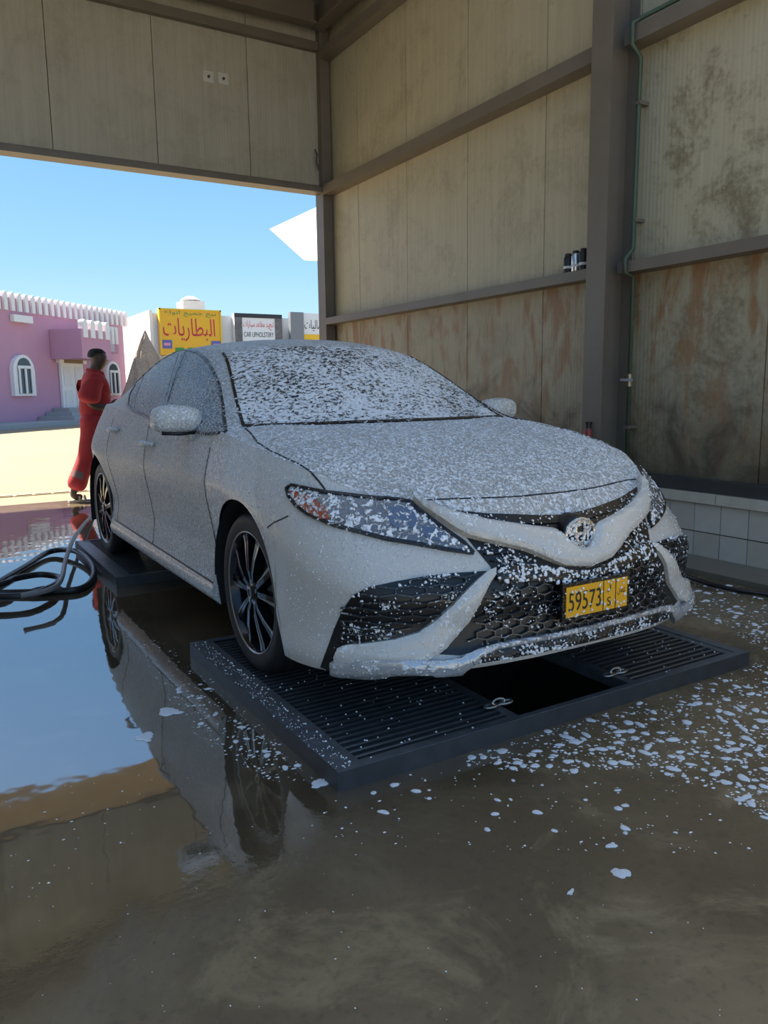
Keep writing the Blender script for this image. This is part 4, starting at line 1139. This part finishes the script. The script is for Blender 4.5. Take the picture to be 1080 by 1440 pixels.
BUMPER_PX = c2([(20, 380), (280, 320), (520, 385), (905, 445), (960, 510), (560, 560), (370, 620), (290, 760), (220, 930), (110, 890), (70, 600)])
scatter(BUMPER_PX, 420, .001, .004, .0, fm, False)
stuff(fm.build('foam_clots', FOAM, car, True))['label'] = 'white clots of washing foam on the front end'
# raised flecks of foam over hood, glass, roof and flanks
def grid_pts(Gd, n, sel=None):
    na, nb = Gd.shape[:2]; cells = []; ar = []
    for i in range(na-1):
        for k in range(nb-1):
            if sel and not sel(i, k): continue
            a, b, c = Gd[i][k], Gd[i+1][k], Gd[i][k+1]
            nn = np.cross(b-a, c-a); s_ = np.linalg.norm(nn)
            if s_ > 1e-9: cells.append((i, k, nn/s_)); ar.append(s_)
    cum = np.cumsum(ar); out = []
    for _ in range(n):
        i, k, nn = cells[int(np.searchsorted(cum, rnd.random()*cum[-1]))]
        x, y = rnd.random(), rnd.random()
        p = (1-x)*((1-y)*Gd[i][k]+y*Gd[i][k+1])+x*((1-y)*Gd[i+1][k]+y*Gd[i+1][k+1])
        out.append((p, nn))
    return out
def cover(m, Gd, n, r0, r1, sel=None, sq=.5):
    for p, nn in grid_pts(Gd, n, sel):
        s = rnd.choice((-1, 1)); P_ = Vector(L2(p, s)); N_ = Vector(L2(nn, s))
        o_ = P_-Vector((0, 1.4, .55))
        if N_.dot(o_) < 0: N_ = -N_
        clot(m, P_, N_, r0+(r1-r0)*rnd.random()**2, sq)
HGA, WGA, GGA, BGA = (np.asarray(q) for q in (HG, WG, GG, BG))
m = MB(); cover(m, HGA, 7500, .0018, .0055); stuff(m.build('foam_flecks_hood', FOAM, car, True))
m = MB(); cover(m, GGA, 3600, .0018, .0058, lambda i, k: k >= NS and I0 <= i < I1); cover(m, GGA, 900, .0015, .004, lambda i, k: k >= NS and i >= I1); stuff(m.build('foam_flecks_glass', FOAM, car, True))
m = MB(); cover(m, GGA, 2200, .0015, .004, lambda i, k: k < NS and i > I0); cover(m, WGA, 6500, .0014, .0042, lambda i, k: ucol(i) < .25 and wmid(i, k) > .3); stuff(m.build('foam_flecks_side', FOAM, car, True))

# ================================================================== FOAM ON THE FLOOR
def blob_mesh(seed, dome=.35):
    r = random.Random(seed); n = 14; vv = [(0, 0, dome)]
    ph = [r.uniform(0, 6.28) for _ in range(3)]; am = [r.uniform(.05, .25), r.uniform(.03, .14), r.uniform(.02, .08)]
    rad = [1+am[0]*math.sin(2*2*PI*j/n+ph[0])+am[1]*math.sin(3*2*PI*j/n+ph[1])+am[2]*math.sin(5*2*PI*j/n+ph[2]) for j in range(n)]
    for k, h in ((.45, .92), (.8, .6), (1.0, .05), (1.0, -.02)):
        vv += [(k*rad[j]*math.cos(2*PI*j/n), k*rad[j]*math.sin(2*PI*j/n), dome*h) for j in range(n)]
    ff = [(0, 1+j, 1+(j+1) % n) for j in range(n)]+[(1+k*n+j, 1+(k+1)*n+j, 1+(k+1)*n+(j+1) % n, 1+k*n+(j+1) % n) for k in range(3) for j in range(n)]
    return vv, ff
BL = [blob_mesh(i) for i in range(10)]
BM = []
for vv, ff in BL:
    me = bpy.data.meshes.new('foam_spot'); me.from_pydata(vv, [], ff); me.materials.append(FOAM); me.polygons.foreach_set('use_smooth', [True]*len(ff)); BM.append(me)
RAG = []
for q in range(3):                      # ragged lumps: several lobes grown together
    r = random.Random(40+q); m = MB()
    for k in range(9):
        a = r.uniform(0, 6.28); d = r.uniform(0, .75); sc = r.uniform(.28, .5)
        vv, ff = blob_mesh(60+q*9+k, .8); m.add([(x*sc+d*math.cos(a), y*sc+d*math.sin(a), z*sc+.0) for x, y, z in vv], ff)
    me = m.mesh('foam_lump'); me.materials.append(FOAM); me.polygons.foreach_set('use_smooth', [True]*len(me.polygons)); RAG.append(me)
taken = []
def in_pit(x, y): return .98 < x < 3.02 and (1.94 < y < 3.44 or 4.93 < y < 6.4)
def clear(x, y, r):
    for a, b, c in taken:
        if (a-x)**2+(b-y)**2 < (c+r)**2*.8: return False
    return True
def spot(x, y, r, label, group):
    o = link('foam_spot', BM[rnd.randrange(10)] if group else RAG[rnd.randrange(3)], None, (x, y, .0005)); q = rnd.uniform(.8, 1.4)
    o.scale = (r*q, r/q, min(r, .012)*.9); o.rotation_euler = (0, 0, rnd.uniform(0, 6.28)); tag(o, label, 'foam', group); taken.append((x, y, r*1.2))
def floor_px(poly, n, r0, r1, label, group, power=1.6):
    xs_ = [p[0] for p in poly]; ys_ = [p[1] for p in poly]; k = 0; tr_ = 0
    while k < n and tr_ < 40*n:
        tr_ += 1
        px, py = rnd.uniform(min(xs_), max(xs_)), rnd.uniform(min(ys_), max(ys_))
        if not inside(poly, px, py): continue
        p = on_z(px, py); r = r0+(r1-r0)*rnd.random()**power
        if in_pit(p[0], p[1]) or p[0] > 4.15 or not clear(p[0], p[1], r): continue
        spot(float(p[0]), float(p[1]), r, label, group); k += 1
SPOTR = [(640, 1075), (740, 1030), (860, 990), (1000, 950), (1090, 925), (1090, 1160), (1000, 1110), (900, 1080), (780, 1090)]
floor_px(SPOTR, 190, .006, .020, 'small white foam spot on wet concrete in front of the pit grate', 'foam spots in front of the grate')
floor_px([(965, 830), (1010, 815), (1090, 850), (1090, 905), (1030, 880), (960, 860)], 34, .008, .026, 'flat white foam spot between the pit grate and tiled plinth', 'foam spots beside the plinth')
floor_px([(255, 935), (330, 1000), (430, 1085), (380, 1090), (300, 1040), (235, 960)], 36, .004, .014, 'tiny grey-white foam spot left of the front pit grate', 'foam spots beside the grate')
floor_px([(470, 1110), (640, 1080), (760, 1095), (900, 1110), (1000, 1180), (700, 1180), (520, 1140)], 22, .005, .014, 'scattered white foam spot on the brown floor', 'scattered foam spots')
for (px, py, r, lab) in ((870, 1228, .034, 'ragged lump of white foam lying alone on brown concrete'), (860, 1189, .018, 'small double foam lump near the ragged foam lump'), (803, 1255, .012, 'single round foam spot nearest the dry floor'),
                         (240, 1001, .055, 'long smear of foam on the wet floor beside the puddle reflection'), (205, 1037, .045, 'faint swirl of suds on the blue puddle'), (447, 1101, .035, 'foam heap at the corner of the front pit grate')):
    p = on_z(px, py); spot(float(p[0]), float(p[1]), r, lab, None)
# countless fine flecks
m = MB(); 
def flecks(poly, n, r0, r1):
    xs_ = [p[0] for p in poly]; ys_ = [p[1] for p in poly]; k = 0
    while k < n:
        px, py = rnd.uniform(min(xs_), max(xs_)), rnd.uniform(min(ys_), max(ys_))
        if not inside(poly, px, py): continue
        k += 1; p = on_z(px, py)
        if p[0] > 4.15: continue
        z = .0005
        if in_pit(p[0], p[1]): continue
        r = r0+(r1-r0)*rnd.random()**2; a = rnd.uniform(.7, 1.4)
        n6 = 7
        m.add([(p[0], p[1], z+r*.3)]+[(p[0]+r*a*math.cos(2*PI*j/n6), p[1]+r/a*math.sin(2*PI*j/n6), z) for j in range(n6)], [(0, 1+j, 1+(j+1) % n6) for j in range(n6)])
flecks(SPOTR, 900, .002, .007); flecks([(965, 815), (1090, 845), (1090, 925), (1030, 890), (960, 860)], 260, .002, .009)
flecks([(230, 900), (330, 980), (470, 1095), (380, 1100), (280, 1040), (160, 880)], 420, .0015, .006)
flecks([(480, 1105), (700, 1060), (900, 1060), (1080, 1200), (700, 1200), (400, 1180)], 160, .0015, .005)
flecks([(0, 1040), (280, 1090), (200, 1170), (0, 1300)], 40, .0015, .004)
flecks([(0, 1180), (500, 1150), (1080, 1200), (1080, 1440), (0, 1440)], 70, .001, .0025)
o = stuff(m.build('foam_flecks', FOAM)); tag(o, 'fine white foam flecks sprinkled over the wet concrete floor', 'foam')
# flecks on the iron of the grate
m = MB(); gy = 2.69
for _ in range(900):
    x, y = (rnd.uniform(1.0, 1.07), rnd.uniform(1.97, 3.4)) if rnd.random() < .4 else (rnd.choice((rnd.uniform(1.07, 1.70), rnd.uniform(2.33, 2.93))), rnd.uniform(1.985, 3.0))
    if x > 1.065 and y > 1.98:
        q = ((y-1.96-.035)/((1.46-.07)/38)) % 1
        if .2 < q < .8: continue
    r = rnd.uniform(.002, .0055); m.add([(x-2.0, y-gy, GZ+r*.5)]+[(x-2.0+r*math.cos(j), y-gy+r*math.sin(j), GZ-.002) for j in range(6)], [(0, 1+j, 1+(j+1) % 6) for j in range(6)])
stuff(m.build('foam_flecks', FOAM, g1))

# ================================================================== PERSON
def skin_obj(name, chains, mat, parent, root=0, sub=2):
    """chains: list of joints [(x,y,z,rx,ry)...]; the first joint of later chains is an index into the earlier ones"""
    vs_, es_, rs_ = [], [], []
    for ch in chains:
        prev = None
        for q in ch:
            if isinstance(q, int): prev = q; continue
            vs_.append(q[:3]); rs_.append(q[3:] if len(q) > 4 else (q[3], q[3]))
            if prev is not None: es_.append((prev, len(vs_)-1))
            prev = len(vs_)-1
    me = bpy.data.meshes.new(name); me.from_pydata(vs_, es_, []); o = link(name, me, parent)
    md = o.modifiers.new('skin', 'SKIN'); md.use_smooth_shade = True; md.branch_smoothing = .4
    for i, d in enumerate(me.skin_vertices[0].data):
        d.radius = rs_[i]; d.use_root = (i == root)
    sd = o.modifiers.new('sub', 'SUBSURF'); sd.levels = sub; sd.render_levels = sub
    bpy.context.view_layer.update()
    me2 = bpy.data.meshes.new_from_object(o.evaluated_get(bpy.context.evaluated_depsgraph_get()))
    o.modifiers.clear(); o.data = me2; me2.name = name; me2.materials.clear(); me2.materials.append(mat)
    me2.polygons.foreach_set('use_smooth', [True]*len(me2.polygons))
    return o
SKIN = plain('dark_skin', (.085, .050, .035), .5, 0, .1, 30)
REDC = plain('red_cotton', (.42, .028, .032), .8, 0, .22, 14, .004)
REDT = plain('red_cotton_trousers', (.46, .035, .035), .8, 0, .25, 10, .004)
HAIR = plain('black_hair', (.012, .011, .011), .7, 0, .4, 90, .004)
# walks towards +x; local x forward, y away from the camera
per = thing('person', 'person in red short-sleeved overalls walking behind the car with hands at the waist', 'person', (1.72, 9.32, 0))
bd = skin_obj('body', [
    [(.03, 0, .93, .13, .10), (.05, 0, 1.10, .105, .12), (.07, 0, 1.27, .11, .15), (.075, 0, 1.39, .09, .11), (.085, 0, 1.46, .072, .072), (.105, 0, 1.50, .078, .072), (.13, 0, 1.545, .108, .092), (.135, 0, 1.61, .122, .104), (.125, 0, 1.67, .100, .088)],
    [3, (.05, -.17, 1.37, .056), (.0, -.205, 1.22, .052), (-.035, -.215, 1.10, .046), (.07, -.20, 1.055, .044), (.17, -.15, 1.06, .032), (.205, -.13, 1.065, .040, .026)],
    [3, (.06, .17, 1.37, .056), (.04, .205, 1.22, .052), (.02, .215, 1.09, .046), (.12, .18, 1.06, .044), (.22, .10, 1.08, .032), (.26, .07, 1.085, .040, .026)],
    [0, (.01, -.10, .88, .088), (-.08, -.10, .48, .058), (-.25, -.10, .13, .044), (-.265, -.10, .075, .042), (-.16, -.10, .045, .044, .026)],
    [0, (.05, .10, .88, .088), (.30, .10, .50, .058), (.39, .10, .12, .044), (.39, .10, .07, .042), (.49, .10, .05, .044, .026)],
], SKIN, per)
def hand(x, y, z, dx, dy, s):
    m = None
    d = Vector((dx, dy, 0)).normalized(); n = Vector((-d.y, d.x, 0))
    for k, (o_, L) in enumerate(((-.026, .060), (-.009, .072), (.009, .068), (.026, .052))):
        up = Vector((0, 0, -1))*o_
        b = Vector((x, y, z))+up
        MBs.tube([b, b+d*L*.5, b+d*L*.85+n*s*.018, b+d*L*.95+n*s*.035], [.009, .0085, .008, .006], 8)
    b = Vector((x, y, z+.025))-d*.02
    MBs.tube([b, b+d*.025+Vector((0, 0, .022)), b+d*.055+Vector((0, 0, .028))], [.010, .009, .007], 8)
MBs = MB(); hand(.225, -.122, 1.065, 1, .25, 1); hand(.28, .055, 1.085, 1, -.5, -1)
MBs.build('fingers', SKIN, bd, True)
fc = MB()
fc.lathe([(.0, -.012), (.008, -.008), (.010, 0), (.008, .008), (0, .012)], 8, 'x', o=(.222, -.0, 1.575)).build('nose', SKIN, bd, True)
for s in (-1, 1):
    MB().lathe([(.0, -.006), (.006, 0), (.0, .006)], 8, 'x', o=(.212, s*.03, 1.602)).build('eye', plain('eye_white', (.45, .42, .40), .3), bd, True)
    MB().lathe([(.004, -.01), (.018, -.006), (.02, .004), (.012, .01)], 10, 'y', o=(.11, s*.080, 1.585)).build('ear', SKIN, bd, True)
MB().box(.212, .222, -.022, .022, 1.535, 1.541).build('mouth', plain('lip_dark', (.12, .05, .045), .5), bd)
# hair cap
m = MB(); vv = []; na, nb = 8, 18
for i in range(na+1):
    a = PI*.50*i/na
    for j in range(nb):
        b = 2*PI*j/nb; k = 1.0+.04*math.sin(5*b+i)
        lo = 1 if math.cos(b) < .35 else (.74 if i > 5 else 1)
        vv.append((.115+.100*k*math.sin(a)**.6*math.cos(b), .086*k*math.sin(a)**.6*math.sin(b), 1.612+.098*math.cos(a*lo)))
m.add(vv, [(i*nb+j, i*nb+(j+1) % nb, (i+1)*nb+(j+1) % nb, (i+1)*nb+j) for i in range(na) for j in range(nb)]); m.build('hair', HAIR, bd, True)
skin_obj('shirt', [
    [(.03, 0, .88, .15, .14), (.05, 0, 1.03, .21, .195), (.08, 0, 1.20, .215, .20), (.075, 0, 1.34, .165, .165), (.085, 0, 1.46, .105, .105)],
    [3, (.035, -.19, 1.36, .105), (-.03, -.235, 1.22, .128), (-.055, -.24, 1.09, .135)],
    [3, (.055, .19, 1.36, .10), (.035, .235, 1.22, .115), (.02, .24, 1.09, .115)]], REDC, per)
cl = MB()
cl.tube([(.175, -.03, 1.40), (.15, -.075, 1.43), (.07, -.088, 1.455), (.01, 0, 1.47), (.07, .088, 1.455), (.15, .075, 1.43), (.175, .03, 1.40)], [.014, .022, .024, .024, .024, .022, .014], 8)
cl.build('collar', REDC, per, True)
skin_obj('trousers', [
    [(.03, 0, 1.04, .205, .19), (.03, 0, .90, .20, .185)],
    [1, (-.01, -.105, .78, .140, .13), (-.09, -.105, .50, .102, .10), (-.18, -.105, .29, .108, .105), (-.245, -.105, .12, .130, .12)],
    [1, (.09, .105, .78, .140, .13), (.30, .105, .52, .102, .10), (.36, .105, .30, .108, .105), (.39, .105, .13, .130, .12)]], REDT, per)
MB().tube([(-.158, -.105, .345), (-.173, -.105, .305), (-.187, -.105, .27)], [.098, .100, .103], 18, caps=False).build('shin_band', plain('grey_reflective_band', (.22, .13, .12), .5), per, True)
def sandal(x, y, tilt):
    m = MB(); pts = [(-.125, .0), (-.11, .034), (-.03, .036), (.05, .046), (.12, .040), (.15, .0), (.12, -.040), (.05, -.046), (-.03, -.036), (-.11, -.034)]
    o = MB().prism(pts, lambda a, b: (a, b, 0), lambda a, b: (a, b, .024)).build('sandal', plain('beige_sandal', (.50, .42, .30), .7), per, loc=(x, y, .006))
    st = MB()
    for xx, h in ((.06, .062), (.0, .075)):
        st.tube([(xx, -.047, .01), (xx, -.036, h*.7), (xx, 0, h), (xx, .036, h*.7), (xx, .047, .01)], .012, 8)
    st.build('strap', plain('beige_sandal', (.50, .42, .30), .7), o, True)
    o.rotation_euler = (0, tilt, 0)
sandal(-.20, -.10, .0); sandal(.45, .10, 0)
